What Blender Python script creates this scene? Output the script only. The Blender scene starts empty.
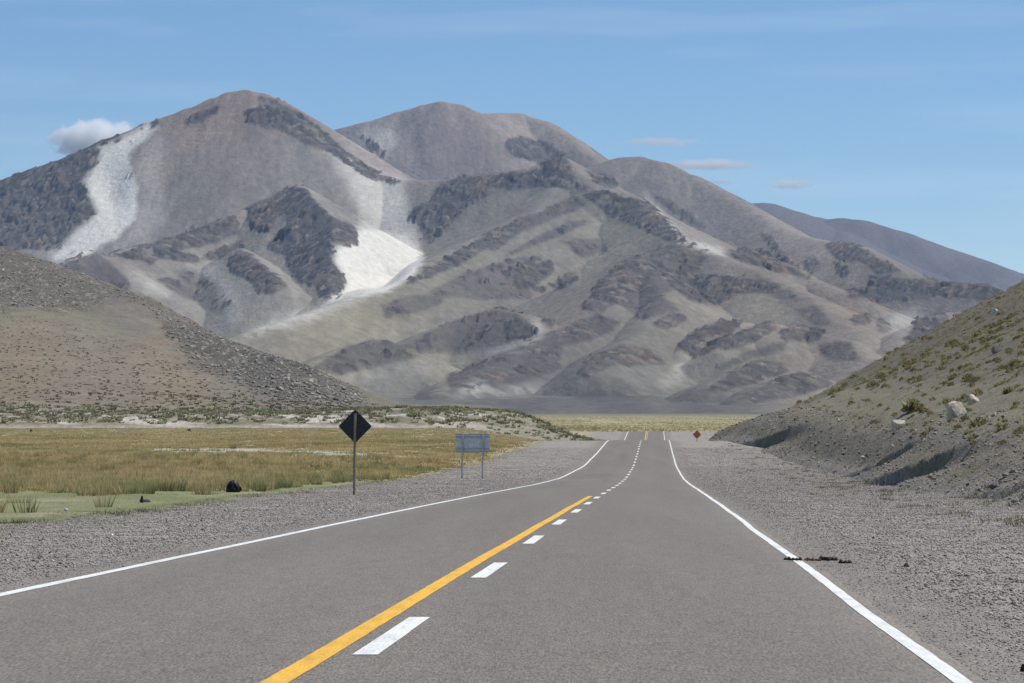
import bpy, math, random
import numpy as np
from mathutils import Vector
R = math.radians
sc = bpy.context.scene
col = sc.collection
rng = np.random.default_rng(7)
random.seed(7)

# ------------------------------------------------------------------ camera, sky, sun, exposure
F = 3125.0          # focal length in pixels of a 1024 wide picture
HY = 425.0          # picture row of the true horizon
CH = 1.2            # camera height, a car's dashboard
cam = bpy.data.cameras.new('camera')
cam.sensor_width = 36.0
cam.lens = F / 1024 * 36.0
cam.shift_y = (HY - 341.5) / 1024
cam.clip_start = 0.5
cam.clip_end = 90000
camo = bpy.data.objects.new('camera', cam)
camo.location = (0, 0, CH)
camo.rotation_euler = (R(90), 0, 0)
col.objects.link(camo)
sc.camera = camo

SUN_AZ = 64.0       # degrees from the view direction (+Y) towards +X
SUN_EL = 59.0
world = bpy.data.worlds.new('World')
sc.world = world
world.use_nodes = True
wn = world.node_tree
bg = wn.nodes['Background']
sky = wn.nodes.new('ShaderNodeTexSky')
sky.sky_type = 'NISHITA'
sky.sun_disc = False
sky.sun_elevation = R(SUN_EL)
sky.sun_rotation = R(SUN_AZ)
sky.altitude = 3800
sky.air_density = 1.15
sky.dust_density = 0.15
sky.ozone_density = 1.7
hs = wn.nodes.new('ShaderNodeHueSaturation')
hs.inputs['Saturation'].default_value = 1.17
wn.links.new(sky.outputs[0], hs.inputs['Color'])
tcw = wn.nodes.new('ShaderNodeTexCoord'); mpw = wn.nodes.new('ShaderNodeMapping'); mpw.inputs['Scale'].default_value = (9, 9, 90); mpw.inputs['Rotation'].default_value = (0.05, 0.06, 0)
nzw = wn.nodes.new('ShaderNodeTexNoise'); nzw.inputs['Scale'].default_value = 1.0; nzw.inputs['Detail'].default_value = 6
rgw = wn.nodes.new('ShaderNodeMapRange'); rgw.inputs['From Min'].default_value = .5; rgw.inputs['From Max'].default_value = .78; rgw.inputs['To Max'].default_value = .16
mxw = wn.nodes.new('ShaderNodeMix'); mxw.data_type = 'RGBA'; mxw.inputs['B'].default_value = (7.5, 8.2, 9.0, 1)
wn.links.new(tcw.outputs['Generated'], mpw.inputs['Vector']); wn.links.new(mpw.outputs[0], nzw.inputs['Vector']); wn.links.new(nzw.outputs['Fac'], rgw.inputs['Value'])
wn.links.new(rgw.outputs[0], mxw.inputs['Factor']); wn.links.new(hs.outputs[0], mxw.inputs['A']); wn.links.new(mxw.outputs['Result'], bg.inputs[0])
bg.inputs[1].default_value = 0.106

sd = bpy.data.lights.new('sun', 'SUN')
sd.energy = 4.4
sd.angle = R(0.53)
sd.color = (1.0, 0.95, 0.87)
so = bpy.data.objects.new('sun', sd)
sdir = Vector((math.cos(R(SUN_EL)) * math.sin(R(SUN_AZ)), math.cos(R(SUN_EL)) * math.cos(R(SUN_AZ)), math.sin(R(SUN_EL))))
so.rotation_euler = sdir.to_track_quat('Z', 'Y').to_euler()
so.location = (40, 20, 60)
col.objects.link(so)

sc.render.engine = 'CYCLES'
sc.view_settings.view_transform = 'Standard'
sc.view_settings.look = 'None'
sc.view_settings.exposure = 0.0
sc.view_settings.gamma = 1.0
sc.view_settings.use_curve_mapping = False
sc.cycles.max_bounces = 14
sc.cycles.diffuse_bounces = 2
sc.cycles.glossy_bounces = 2
sc.cycles.volume_bounces = 12
sc.cycles.use_denoising = True
try:
    sc.cycles.denoiser = 'OPENIMAGEDENOISE'; sc.cycles.denoising_input_passes = 'RGB_ALBEDO_NORMAL'; sc.cycles.denoising_prefilter = 'ACCURATE'
except Exception:
    pass

# ------------------------------------------------------------------ noise
_perm = np.random.default_rng(3).permutation(4096)
_ang = np.random.default_rng(4).random(4096) * 2 * np.pi
_gx, _gy = np.cos(_ang).astype(np.float32), np.sin(_ang).astype(np.float32)
def perlin(x, y, seed=0):
    xi = np.floor(x).astype(np.int64); yi = np.floor(y).astype(np.int64)
    fx = (x - xi).astype(np.float32); fy = (y - yi).astype(np.float32)
    def g(ix, iy, dx, dy):
        h = _perm[(_perm[(ix + seed * 131) & 4095] + iy) & 4095]
        return _gx[h] * dx + _gy[h] * dy
    u = fx * fx * fx * (fx * (fx * 6 - 15) + 10); v = fy * fy * fy * (fy * (fy * 6 - 15) + 10)
    a = g(xi, yi, fx, fy); b = g(xi + 1, yi, fx - 1, fy)
    c = g(xi, yi + 1, fx, fy - 1); d = g(xi + 1, yi + 1, fx - 1, fy - 1)
    return (a + u * (b - a) + v * (c + u * (d - c) - a - u * (b - a))) * 1.4
def fbm(x, y, oct=5, seed=0, gain=0.5, lac=2.03):
    s = 0; a = 1; n = 0
    for o in range(oct):
        s = s + a * perlin(x, y, seed + o); n += a; a *= gain; x = x * lac; y = y * lac
    return s / n
def ridged(x, y, oct=5, seed=0, gain=0.5, lac=2.07):
    s = 0; a = 1; n = 0
    for o in range(oct):
        s = s + a * (1 - 2 * np.abs(perlin(x, y, seed + o))); n += a; a *= gain; x = x * lac; y = y * lac
    return s / n
def cells(x, y, seed=0):
    """jittered cells: nearest cell's three random numbers, the offset from its centre"""
    xi = np.floor(x).astype(np.int64); yi = np.floor(y).astype(np.int64)
    best = np.full(x.shape, 1e9, np.float32); bid = np.zeros(x.shape, np.int64); ox = np.zeros(x.shape, np.float32); oy = np.zeros(x.shape, np.float32)
    for dx in (-1, 0, 1):
        for dy in (-1, 0, 1):
            cx = xi + dx; cy = yi + dy
            h = _perm[(_perm[(cx + seed * 97) & 4095] + cy) & 4095]
            px = (x - (cx + .5 + .42 * _gx[h])).astype(np.float32); py = (y - (cy + .5 + .42 * _gy[h])).astype(np.float32)
            d = px * px + py * py; m = d < best
            best = np.where(m, d, best); bid = np.where(m, h, bid); ox = np.where(m, px, ox); oy = np.where(m, py, oy)
    u = np.random.default_rng(seed + 50).random((4096, 3)).astype(np.float32)[bid]
    return u, ox, oy
def sstep(a, b, x):
    t = np.clip((x - a) / (b - a), 0, 1)
    return t * t * (3 - 2 * t)
def lerp(a, b, t): return a + (b - a) * t
def mixc(c, k, t):
    return c + (np.array(k, np.float32) - c) * t[..., None]
def zpix(py, Y): return CH - (py - HY) * Y / F          # height of a point seen on row py at distance Y
def xpix(px, Y): return (px - 512.0) / F * Y

# ------------------------------------------------------------------ meshes and materials
def link_mesh(name, me, mat=None, parent=None):
    o = bpy.data.objects.new(name, me)
    if mat: me.materials.append(mat)
    col.objects.link(o)
    if parent: o.parent = parent
    return o
def np_mesh(name, verts, faces, colors=None, smooth=False):
    verts = np.asarray(verts, np.float32); faces = np.asarray(faces, np.int32)
    k = faces.shape[1]
    me = bpy.data.meshes.new(name)
    me.vertices.add(len(verts)); me.vertices.foreach_set('co', verts.ravel())
    me.loops.add(faces.size); me.loops.foreach_set('vertex_index', faces.ravel())
    me.polygons.add(len(faces))
    me.polygons.foreach_set('loop_start', np.arange(0, faces.size, k, dtype=np.int32))
    me.polygons.foreach_set('loop_total', np.full(len(faces), k, np.int32))
    if smooth: me.polygons.foreach_set('use_smooth', np.ones(len(faces), bool))
    if colors is not None:
        a = me.color_attributes.new('col', 'FLOAT_COLOR', 'POINT')
        c = np.ones((len(verts), 4), np.float32); c[:, :3] = colors
        a.data.foreach_set('color', c.ravel())
    me.update(calc_edges=True)
    me.validate()
    return me
def grid_mesh(name, X, Y, Z, C, mat):
    n, m = X.shape
    v = np.stack([X, Y, Z], -1).reshape(-1, 3)
    i = np.arange(n * m).reshape(n, m)
    f = np.stack([i[:-1, :-1], i[:-1, 1:], i[1:, 1:], i[1:, :-1]], -1).reshape(-1, 4)
    o = link_mesh(name, np_mesh(name, v, f, C.reshape(-1, 3), True), mat)
    return o
def new_mat(name):
    m = bpy.data.materials.new(name); m.use_nodes = True
    nt = m.node_tree; b = nt.nodes['Principled BSDF']
    return m, nt, b
def terrain_mat(name, layers, bumps, rough=0.95, spec=0.15):
    """vertex colour times several noises; bumps: (scale, distance, strength); scale may be a tuple for stretched grain"""
    m, nt, b = new_mat(name)
    N = nt.nodes.new; L = nt.links.new
    at = N('ShaderNodeAttribute'); at.attribute_name = 'col'
    geo = N('ShaderNodeNewGeometry')
    cur = at.outputs['Color']
    def tex(scale, detail, rgh):
        mp = N('ShaderNodeMapping')
        mp.inputs['Scale'].default_value = scale if isinstance(scale, tuple) else (scale,) * 3
        L(geo.outputs['Position'], mp.inputs['Vector'])
        n = N('ShaderNodeTexNoise'); n.inputs['Scale'].default_value = 1.0
        n.inputs['Detail'].default_value = detail; n.inputs['Roughness'].default_value = rgh
        L(mp.outputs[0], n.inputs['Vector'])
        return n
    for (scale, detail, lo, hi, a, c) in layers:      # noise lo..hi mapped to multiplier a..c
        n = tex(scale, detail, 0.6)
        r = N('ShaderNodeMapRange'); r.inputs['From Min'].default_value = lo; r.inputs['From Max'].default_value = hi
        r.inputs['To Min'].default_value = a; r.inputs['To Max'].default_value = c
        L(n.outputs['Fac'], r.inputs['Value'])
        mx = N('ShaderNodeMix'); mx.data_type = 'RGBA'; mx.blend_type = 'MULTIPLY'; mx.inputs['Factor'].default_value = 1.0
        L(cur, mx.inputs['A']); L(r.outputs[0], mx.inputs['B']); cur = mx.outputs['Result']
    L(cur, b.inputs['Base Color'])
    b.inputs['Roughness'].default_value = rough
    b.inputs['Specular IOR Level'].default_value = spec
    prev = None
    for (scale, dist, strength) in bumps:
        n = tex(scale, 4, 0.6)
        bp = N('ShaderNodeBump'); bp.inputs['Distance'].default_value = dist; bp.inputs['Strength'].default_value = strength
        L(n.outputs['Fac'], bp.inputs['Height'])
        if prev: L(prev.outputs[0], bp.inputs['Normal'])
        prev = bp
    if prev: L(prev.outputs[0], b.inputs['Normal'])
    return m
def flat_mat(name, c, rough=0.7, spec=0.3, metal=0.0, nscale=20, var=0.25, stretch=(1, 1, 1)):
    m, nt, b = new_mat(name)
    N = nt.nodes.new; L = nt.links.new
    tc = N('ShaderNodeTexCoord'); mp = N('ShaderNodeMapping'); mp.inputs['Scale'].default_value = stretch
    n = N('ShaderNodeTexNoise'); n.inputs['Scale'].default_value = nscale; n.inputs['Detail'].default_value = 5
    L(tc.outputs['Object'], mp.inputs['Vector']); L(mp.outputs[0], n.inputs['Vector'])
    cr = N('ShaderNodeValToRGB')
    cr.color_ramp.elements[0].position = 0.3; cr.color_ramp.elements[1].position = 0.7
    cr.color_ramp.elements[0].color = (*[x * (1 - var) for x in c], 1)
    cr.color_ramp.elements[1].color = (*[min(1, x * (1 + var)) for x in c], 1)
    L(n.outputs['Fac'], cr.inputs['Fac']); L(cr.outputs['Color'], b.inputs['Base Color'])
    b.inputs['Roughness'].default_value = rough; b.inputs['Specular IOR Level'].default_value = spec
    b.inputs['Metallic'].default_value = metal
    return m
def attr_mat(name, rough=0.9, spec=0.15, translucent=0.0):
    m, nt, b = new_mat(name)
    N = nt.nodes.new; L = nt.links.new
    at = N('ShaderNodeAttribute'); at.attribute_name = 'col'
    n = N('ShaderNodeTexNoise'); n.inputs['Scale'].default_value = 30
    r = N('ShaderNodeMapRange'); r.inputs['To Min'].default_value = 0.75; r.inputs['To Max'].default_value = 1.25
    L(n.outputs['Fac'], r.inputs['Value'])
    mx = N('ShaderNodeMix'); mx.data_type = 'RGBA'; mx.blend_type = 'MULTIPLY'; mx.inputs['Factor'].default_value = 1.0
    L(at.outputs['Color'], mx.inputs['A']); L(r.outputs[0], mx.inputs['B'])
    L(mx.outputs['Result'], b.inputs['Base Color'])
    b.inputs['Roughness'].default_value = rough; b.inputs['Specular IOR Level'].default_value = spec
    if translucent:
        t = N('ShaderNodeBsdfTranslucent'); L(mx.outputs['Result'], t.inputs['Color'])
        ms = N('ShaderNodeMixShader'); ms.inputs[0].default_value = translucent
        out = nt.nodes['Material Output']
        L(b.outputs[0], ms.inputs[1]); L(t.outputs[0], ms.inputs[2]); L(ms.outputs[0], out.inputs['Surface'])
    return m
def tag(o, label, cat, group=None):
    o['label'] = label; o['category'] = cat
    if group: o['group'] = group
    return o
def empty(name, loc, label, cat, rz=0, group=None):
    o = bpy.data.objects.new(name, None); col.objects.link(o)
    o.location = loc; o.rotation_euler = (0, 0, rz); o.empty_display_size = 0.2
    return tag(o, label, cat, group)

# ------------------------------------------------------------------ the lie of the land (functions)
def xc(Y): return -2.0 + 0.046 * Y                       # the road's middle line
_py = np.array([-60, 0, 16, 35, 61, 95, 149, 186, 246, 302, 364, 385, 420, 470, 530, 570, 634, 660, 720, 800, 1000])
_pz = np.array([.5, 0, -.15, -.35, -.61, -.98, -1.62, -1.96, -2.05, -1.50, -.68, -.62, -1.2, -2.0, -1.9, -1.45, -.22, -.10, -1.2, -2.0, -1.5])
_ty = np.arange(-60, 1001, 1.0)
_tz = np.interp(_ty, _py, _pz)
_k = np.exp(-0.5 * (np.arange(-30, 31) / 6.0) ** 2); _k /= _k.sum()
_tz = np.convolve(np.pad(_tz, 30, mode='edge'), _k, 'valid')
def road_z(Y): return np.interp(Y, _ty, _tz)
_fy = np.array([-60, 0, 53, 100, 150, 290, 400, 480, 600, 760, 1000, 1500, 2500, 3500, 4200, 6500])
_fz = np.array([.3, 0, -.52, -1.0, -1.25, -1.2, -.3, .70, .7, zpix(431.5, 760), zpix(427.5, 1000), zpix(422, 1500), zpix(416.5, 2500), zpix(413.8, 3500), zpix(417, 4200), zpix(421, 6500)])
_gty = np.arange(-60, 6501, 5.0); _gtz = np.interp(_gty, _fy, _fz)
_k2 = np.exp(-0.5 * (np.arange(-12, 13) / 4.0) ** 2); _k2 /= _k2.sum()
_gtz = np.convolve(np.pad(_gtz, 12, mode='edge'), _k2, 'valid')
def field_z(Y): return np.interp(Y, _gty, _gtz)
def gravel_edge_left(Y):                                 # offset of the gravel's edge from the road's middle
    return np.interp(Y, [0, 53, 83, 136, 232, 420, 700], [-8.2, -9.3, -10.1, -12.0, -12.6, -11.5, -11])
def ground_z(X, Y, detail=True):
    o = X - xc(Y)
    rz = road_z(Y) - 0.035 - 0.004 * np.abs(o)
    fz = field_z(Y)
    w = np.where(o < 0, sstep(-30, -9, o), 1 - sstep(25, 60, o)) * (1 - sstep(700, 800, Y))
    z = lerp(fz, rz, w)
    if detail:
        off = sstep(3.8, 5.2, np.abs(o))
        near = 1 - sstep(250, 500, Y)
        z = z + off * near * (0.022 * fbm(X / 1.7, Y / 1.7, 3, 11) + 0.008 * fbm(X / .35, Y / .35, 2, 15))
        z = z + 0.10 * off * near * sstep(5, 12, -o) * fbm(X / 9, Y / 9, 2, 17)
        z = z + sstep(700, 1500, Y) * 0.9 * fbm(X / 60, Y / 120, 3, 19)
    return z
# the hill on the right of the road: a cut bank, a gentle bench, then the stony slope
def bank_o(Y):
    return np.interp(Y, [0, 50, 66, 93, 150, 175, 205, 260, 330, 400, 450, 520], [9.5, 10.2, 10.8, 12.6, 12.8, 14.0, 14.6, 14.4, 12.8, 10.4, 9.2, 9.0]) + 0.7 * fbm(Y / 22.0, Y * 0 + 3.3, 3, 21)
def recess(o, Y):                                        # eroded alcoves in the bank: set back slowly, then a steep earth face across
    q = Y + 1.3 * fbm(o / 1.3, Y / 9.0, 3, 27) + np.interp(Y, [60, 150, 240, 400], [4, 7, 9, 13]) * np.clip(o - bank_o(Y) - .4, -1.4, 2.0)
    g = 0
    for y0, y1, w, a in ((122, 149, 1.0, 1.25), (292, 334, 2.0, 1.2), (176, 187, 1.1, .6), (78, 92, 1.0, .5)):
        g = g + a * sstep(y0, y1, q) * (1 - sstep(y1, y1 + w, q))
    return g * (1 - sstep(1.6, 3.2, o - bank_o(Y)))
def hill_h(o, Y, detail=True):
    bo = bank_o(Y)
    wob = 0.35 * fbm(Y / 3.5, o / 3.5, 3, 25)
    o1 = o - bo + wob - recess(o, Y)
    hb = np.interp(Y, [0, 60, 93, 150, 250, 360, 450], [1.3, 1.6, 2.0, 2.6, 3.0, 3.2, 3.0])
    gentle = sstep(-1.6, 3.0, o1) * .55 + sstep(-.4, 5.6, o1) * .45
    bank = hb * gentle
    up = np.interp(o, [0, 15, 19, 25, 39, 50, 62, 76, 100, 140, 200], [0, 0.0, .9, 3.0, 8.3, 13.2, 19.4, 26.8, 40, 60, 75])
    end = 1 - sstep(0.0, 1.0, (Y - np.interp(o, [8, 14, 25, 39, 50, 62, 76, 200], [450, 495, 530, 575, 600, 610, 615, 640])) / np.interp(o, [8, 14, 39, 200], [55, 70, 130, 260]))
    h = (bank + up) * end - 0.25 * (1 - sstep(0, .4, bank)) - 1.6 * (1 - end)
    if detail:
        s = sstep(14, 26, o)
        h = h + s * (0.9 * fbm(o / 16, Y / 16, 3, 31) + 0.25 * fbm(o / 3, Y / 3, 3, 33)) * sstep(0.02, .3, end)
        h = h + 0.16 * sstep(0.2, 1.2, bank) * fbm(o / .9, Y / .9, 3, 35) * end
    return h
def hillR_z(X, Y, detail=True):
    o = X - xc(Y)
    return np.where(o > 5.4, ground_z(X, Y, False) + hill_h(o, Y, detail), -99)
# the hill on the left, beyond the grass: salt bank, apron, rocky slope
HLX = np.array([-450, -60, 0, 30, 60, 90, 120, 150, 180, 210, 240, 270, 300, 330, 360, 390, 430, 480, 520, 560, 600, 640])
HLY = np.array([205, 226, 246, 253, 266, 278, 290, 300, 316, 331, 344, 355, 366, 380, 392, 399, 403.5, 407, 411, 420, 429, 436])
HLR = np.array([1700, 1550, 1500, 1480, 1450, 1420, 1390, 1360, 1320, 1280, 1240, 1200, 1150, 1100, 1020, 920, 830, 700, 600, 560, 550, 545])
def hillL_grid(PX, S):
    """PX picture-column direction of a vertical plane of rays, S 0..1 up the front, 1..2 down the back"""
    Yr = np.interp(PX, HLX, HLR); yr = np.interp(PX, HLX, HLY)
    yb = np.interp(PX, [-450, 500, 560, 620, 640], [427, 427.5, 429.5, 433, 437])
    yt = np.maximum(np.interp(PX, [-450, 0, 300, 400, 480, 530, 570, 612, 640], [412.5, 413.5, 413.5, 409, 411, 414.5, 421.5, 431, 437]), yr + 0.8)
    Yb = np.interp(PX, [-450, 420, 620], [492, 500, 520]); Yt = Yb + 26
    zb, zt, zr = zpix(yb, Yb), zpix(yt, Yt), zpix(yr, Yr)
    Yf = Yb - 30
    s1, s2 = 0.06, 0.16
    t1 = np.clip(S / s1, 0, 1); t2 = np.clip((S - s1) / (s2 - s1), 0, 1); t3 = np.clip((S - s2) / (1 - s2), 0, 1); t4 = np.clip(S - 1, 0, 1)
    zf = ground_z(xpix(PX, Yf), Yf, False) - 0.5
    Yv = Yf + t1 * (Yb - Yf) + t2 * (Yt - Yb) + t3 * (Yr - Yt) + t4 * 500
    g = 0.42 * t3 + 0.58 * t3 ** 1.9
    zv = zf + (zb - zf) * t1 + (zt - zb) * (t2 * (2 - t2)) + (zr - zt) * g - 0.5 * 500 * t4
    tp = sstep(622, 500, PX)
    zv = lerp(ground_z(xpix(PX, Yv), Yv, False) - .35, zv, tp)
    return Yv, zv, t2, t3, t4
def ray_hit(px, py):
    """ground point seen at a pixel (used once, to know where on the land a thing stands)"""
    Y = np.concatenate([np.arange(12, 200, .05), np.arange(200, 1500, .25)])
    X = xpix(px, Y)
    z = np.maximum(ground_z(X, Y, False), hillR_z(X, Y))
    z = np.where(np.abs(X - xc(Y)) < 3.9, np.maximum(z, road_z(Y)), z)
    hit = np.nonzero(z >= zpix(py, Y))[0]
    i = hit[0] if len(hit) else len(Y) - 1
    return float(X[i]), float(Y[i]), float(z[i])
def land_z(x, y):
    X = np.array([x], float); Y = np.array([y], float)
    return float(np.maximum(ground_z(X, Y), hillR_z(X, Y))[0])

# ------------------------------------------------------------------ ground sheet
def build_ground():
    rows = np.concatenate([np.geomspace(6, 6500 + 30, 1000) - 30])
    f = np.arange(-0.215, 0.2151, 0.00052)
    ex = 0.215 * np.geomspace(1, 26, 40)[1:]
    u = np.concatenate([-ex[::-1], f, ex])
    Y, U = np.meshgrid(rows, u, indexing='ij')
    X = U * (np.abs(Y) * 0 + Y + 30)
    X = np.clip(X, -5500, 5500) + U * 0.01
    o = X - xc(Y)
    Z = ground_z(X, Y)
    Z = np.where((np.abs(o) < 3.7) & (Y < 980), Z - 0.14, Z)
    # base colours
    n1 = fbm(X / 3.0, Y / 9.0, 4, 41); n2 = fbm(X / 14.0, Y / 40.0, 4, 45); n3 = fbm(X / 0.5, Y / 1.5, 3, 49)
    C = np.zeros(X.shape + (3,), np.float32)
    C[:] = (.295, .272, .243)                                            # gravel
    C *= (1 + 0.12 * n1 + 0.12 * n3)[..., None]
    C = mixc(C, (.15, .135, .125), 0.55 * sstep(5.4, 4.2, np.abs(o)) * (0.6 + 0.8 * n3).clip(0, 1))
    # field on the left
    ge = gravel_edge_left(Y) + 1.6 * n1 + 0.9 * n2
    fw = sstep(0.9, -0.9, o - ge) * (Y < 720)
    py = HY - (Z - CH) * F / np.maximum(Y, 1)
    px = 512 + X / np.maximum(Y, 1) * F
    short = np.array((.230, .235, .125), np.float32)
    G = np.zeros_like(C); G[:] = short
    G = mixc(G, (.32, .28, .17), sstep(.05, .5, n2) * .7)
    G = mixc(G, (.17, .19, .085), sstep(-.05, .35, fbm(X / 4, Y / 16, 3, 53)) * .75)
    G = mixc(G, (.36, .33, .22), sstep(.15, .45, fbm(X / 2.2, Y / 9, 3, 54)) * .6)
    tall = sstep(104, 124, Y + 26 * n2 + 16 * n1 + 14 * fbm(X / 1.6, Y / 60, 3, 207)) * lerp(sstep(2.5, 8.0, ge - o), 1, sstep(160, 200, Y))
    G = mixc(G, (.36, .30, .17), tall)
    G = mixc(G, (.36, .32, .235), tall * sstep(.18, .42, fbm(X / 4.5, Y / 14, 4, 57)) * sstep(150, 125, Y) * .8)
    # salt pan strip and far pale strip
    salt = np.exp(-((Y - (276 - 0.10 * (px - 250)) - 26 * n2) / 24) ** 2) * sstep(90, 190, px + 70 * n2) * sstep(420, 330, px + 60 * n2)
    G = mixc(G, (.27, .28, .17), sstep(.15, .5, salt) * .8)
    G = mixc(G, (.43, .40, .32), np.clip(salt * (.7 + 2.6 * n1), 0, .95))
    G = mixc(G, (.40, .37, .30), sstep(430, 452, Y + 14 * n2) * (0.45 + 1.2 * n1).clip(0, 1) * .9)
    C = C * (1 - fw[..., None]) + G * fw[..., None]
    # weeds fringe
    fr = np.exp(-((o - ge) / 1.0) ** 2) * (n3 > .12) * (Y < 420)
    C = mixc(C, (.10, .095, .045), fr * .6)
    # left beyond the near field and yellow plain
    far = sstep(640, 760, Y)
    P = np.zeros_like(C); P[:] = (.33, .285, .16)
    P = mixc(P, (.27, .235, .14), sstep(-.1, .5, fbm(X / 50, Y / 260, 4, 61)) * .8)
    P = mixc(P, (.44, .395, .24), sstep(.1, .5, fbm(X / 30, Y / 400, 4, 65)) * .7)
    P = mixc(P, (.17, .158, .125), sstep(1900, 3300, Y + 200 * n2) * .92)
    C = C * (1 - far[..., None]) + P * far[..., None]
    # right: dust and weeds
    wd = sstep(6.5, 11, o) * (Y < 640) * sstep(.05, .4, fbm(X / 1.2, Y / 3.5, 3, 69))
    C = mixc(C, (.125, .115, .07), wd * .5)
    mat = terrain_mat('ground_surface',
                      [((70, 11, 70), 4, .32, .68, .55, 1.45), ((3.0, .8, 3), 3, .3, .7, .92, 1.08)],
                      [((50, 12, 50), 0.02, 0.7)])
    g = grid_mesh('ground', X, Y, Z, C, mat)
    g['kind'] = 'structure'
build_ground()

# ------------------------------------------------------------------ road
def build_road():
    Y = np.concatenate([np.arange(-40, 120, 0.5), np.arange(120, 960, 1.0)])
    offs = ROFF = np.array([-4.0, -3.84, -3.79, -3.7, -3.2, -2.75, -2.4, -1.7, -1.1, -0.7, -.3, 0, .3, .75, 1.1, 1.7, 2.3, 2.7, 3.2, 3.66, 3.73, 3.78, 3.95])
    drop = RDROP = np.array([-.22, -.03, -.008, 0, 0, 0, 0, 0, 0, 0, 0, 0, 0, 0, 0, 0, 0, 0, 0, 0, -.008, -.03, -.22])
    YY, OO = np.meshgrid(Y, offs, indexing='ij')
    edge = (np.abs(OO) > 3.705)
    OO = OO + edge * np.sign(OO) * 0.09 * fbm(YY / 1.3, OO, 3, 71)
    ZZ = road_z(YY) + drop[None, :]
    C = np.zeros(YY.shape + (3,), np.float32); C[:] = (.194, .174, .150)
    for wo, wa in ((-2.6, .09), (-0.95, .07), (0.95, .05), (2.5, .06)):
        C *= (1 - wa * np.exp(-((OO - wo) / .38) ** 2) * (.6 + .8 * fbm(YY / 25, OO * 0 + wo, 3, 72)))[..., None]
    C *= (1 - .10 * sstep(.1, .5, fbm(YY / 30, OO / 2.2, 3, 74)) * (OO < 0))[..., None]
    C = mixc(C, (.27, .24, .21), sstep(3.15, 3.8, np.abs(OO) + .35 * fbm(YY / 3, OO, 3, 76)) * .45)
    mat = terrain_mat('asphalt',
                      [((80, 8.0, 80), 3, .3, .7, .56, 1.44), ((7, 1.0, 1), 4, .3, .7, .93, 1.07), ((.55, .012, 1), 3, .3, .7, .93, 1.06)],
                      [((90, 20, 90), 0.006, 0.6)], rough=0.85, spec=0.25)
    r = grid_mesh('road', xc(YY) + OO, YY, ZZ, C, mat)
    r['kind'] = 'structure'
    white = terrain_mat('road_paint_white', [((60, 8, 60), 4, .25, .6, .80, 1.04), ((9, 1.2, 1), 4, .28, .55, .78, 1.03)], [], rough=0.7, spec=0.2)
    yellow = terrain_mat('road_paint_yellow', [((60, 8, 60), 4, .25, .6, .80, 1.05), ((8, 1.0, 1), 4, .28, .55, .80, 1.04)], [], rough=0.7, spec=0.2)
    def strip(name, y0, y1, o0, w, mat, c, wob=0.010, step=0.25, seed=0):
        n = max(4, int((y1 - y0) / step)); n = min(n, 1600)
        y = np.linspace(y0, y1, n)
        l = -w / 2 + wob * fbm(y / .5, y * 0 + seed, 2, 73); rr = w / 2 + wob * fbm(y / .5, y * 0 + seed + 5.5, 2, 75)
        drift = wob * 4 * fbm(y / 14, y * 0 + seed, 2, 77)
        x = np.stack([xc(y) + o0 + drift + l, xc(y) + o0 + drift + rr], -1)
        yy = np.stack([y, y], -1); z = np.stack([road_z(y)] * 2, -1) + np.interp(np.stack([o0 + drift + l, o0 + drift + rr], -1), ROFF, RDROP) + 0.004
        cc = np.zeros(x.shape + (3,), np.float32); cc[:] = c
        o = grid_mesh(name, x, yy, z, cc, mat); o.parent = r
        return o
    W, YL = (.78, .80, .77), (.80, .46, .065)
    strip('edge_line', -30, 900, 3.61, 0.105, white, W, seed=1)
    strip('edge_line', -30, 900, -3.66, 0.15, white, W, seed=2)
    strip('centre_line', -30, 96.5, -0.02, 0.150, yellow, YL, wob=.008, seed=3)
    strip('centre_line', 500, 900, 0.05, 0.15, yellow, YL, seed=4)
    y = 18.75 - 36
    k = 0
    while y < 480:
        strip('centre_dash', y, y + 4.4, 0.25, 0.155, white, W, wob=.004, step=.3, seed=10 + k); y += 12; k += 1
    while y < 900:
        strip('centre_dash', y, y + 4.4, 0.36, 0.15, white, W, wob=.004, step=.3, seed=10 + k); y += 12; k += 1
    # a faded transverse line across the left lane
    x0, x1, ys = -3.4, -0.9, 172.0
    xs = np.linspace(x0, x1, 12); yy = np.stack([ys + 0 * xs, ys + 1.1 + 0 * xs]); xx = np.stack([xs, xs]) + xc(ys)
    zz = road_z(yy) + .004
    cc = np.zeros(xx.shape + (3,), np.float32); cc[:] = (.36, .35, .33)
    o = grid_mesh('worn_line', xx, yy, zz, cc, white); o.parent = r
    return r
build_road()

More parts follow.
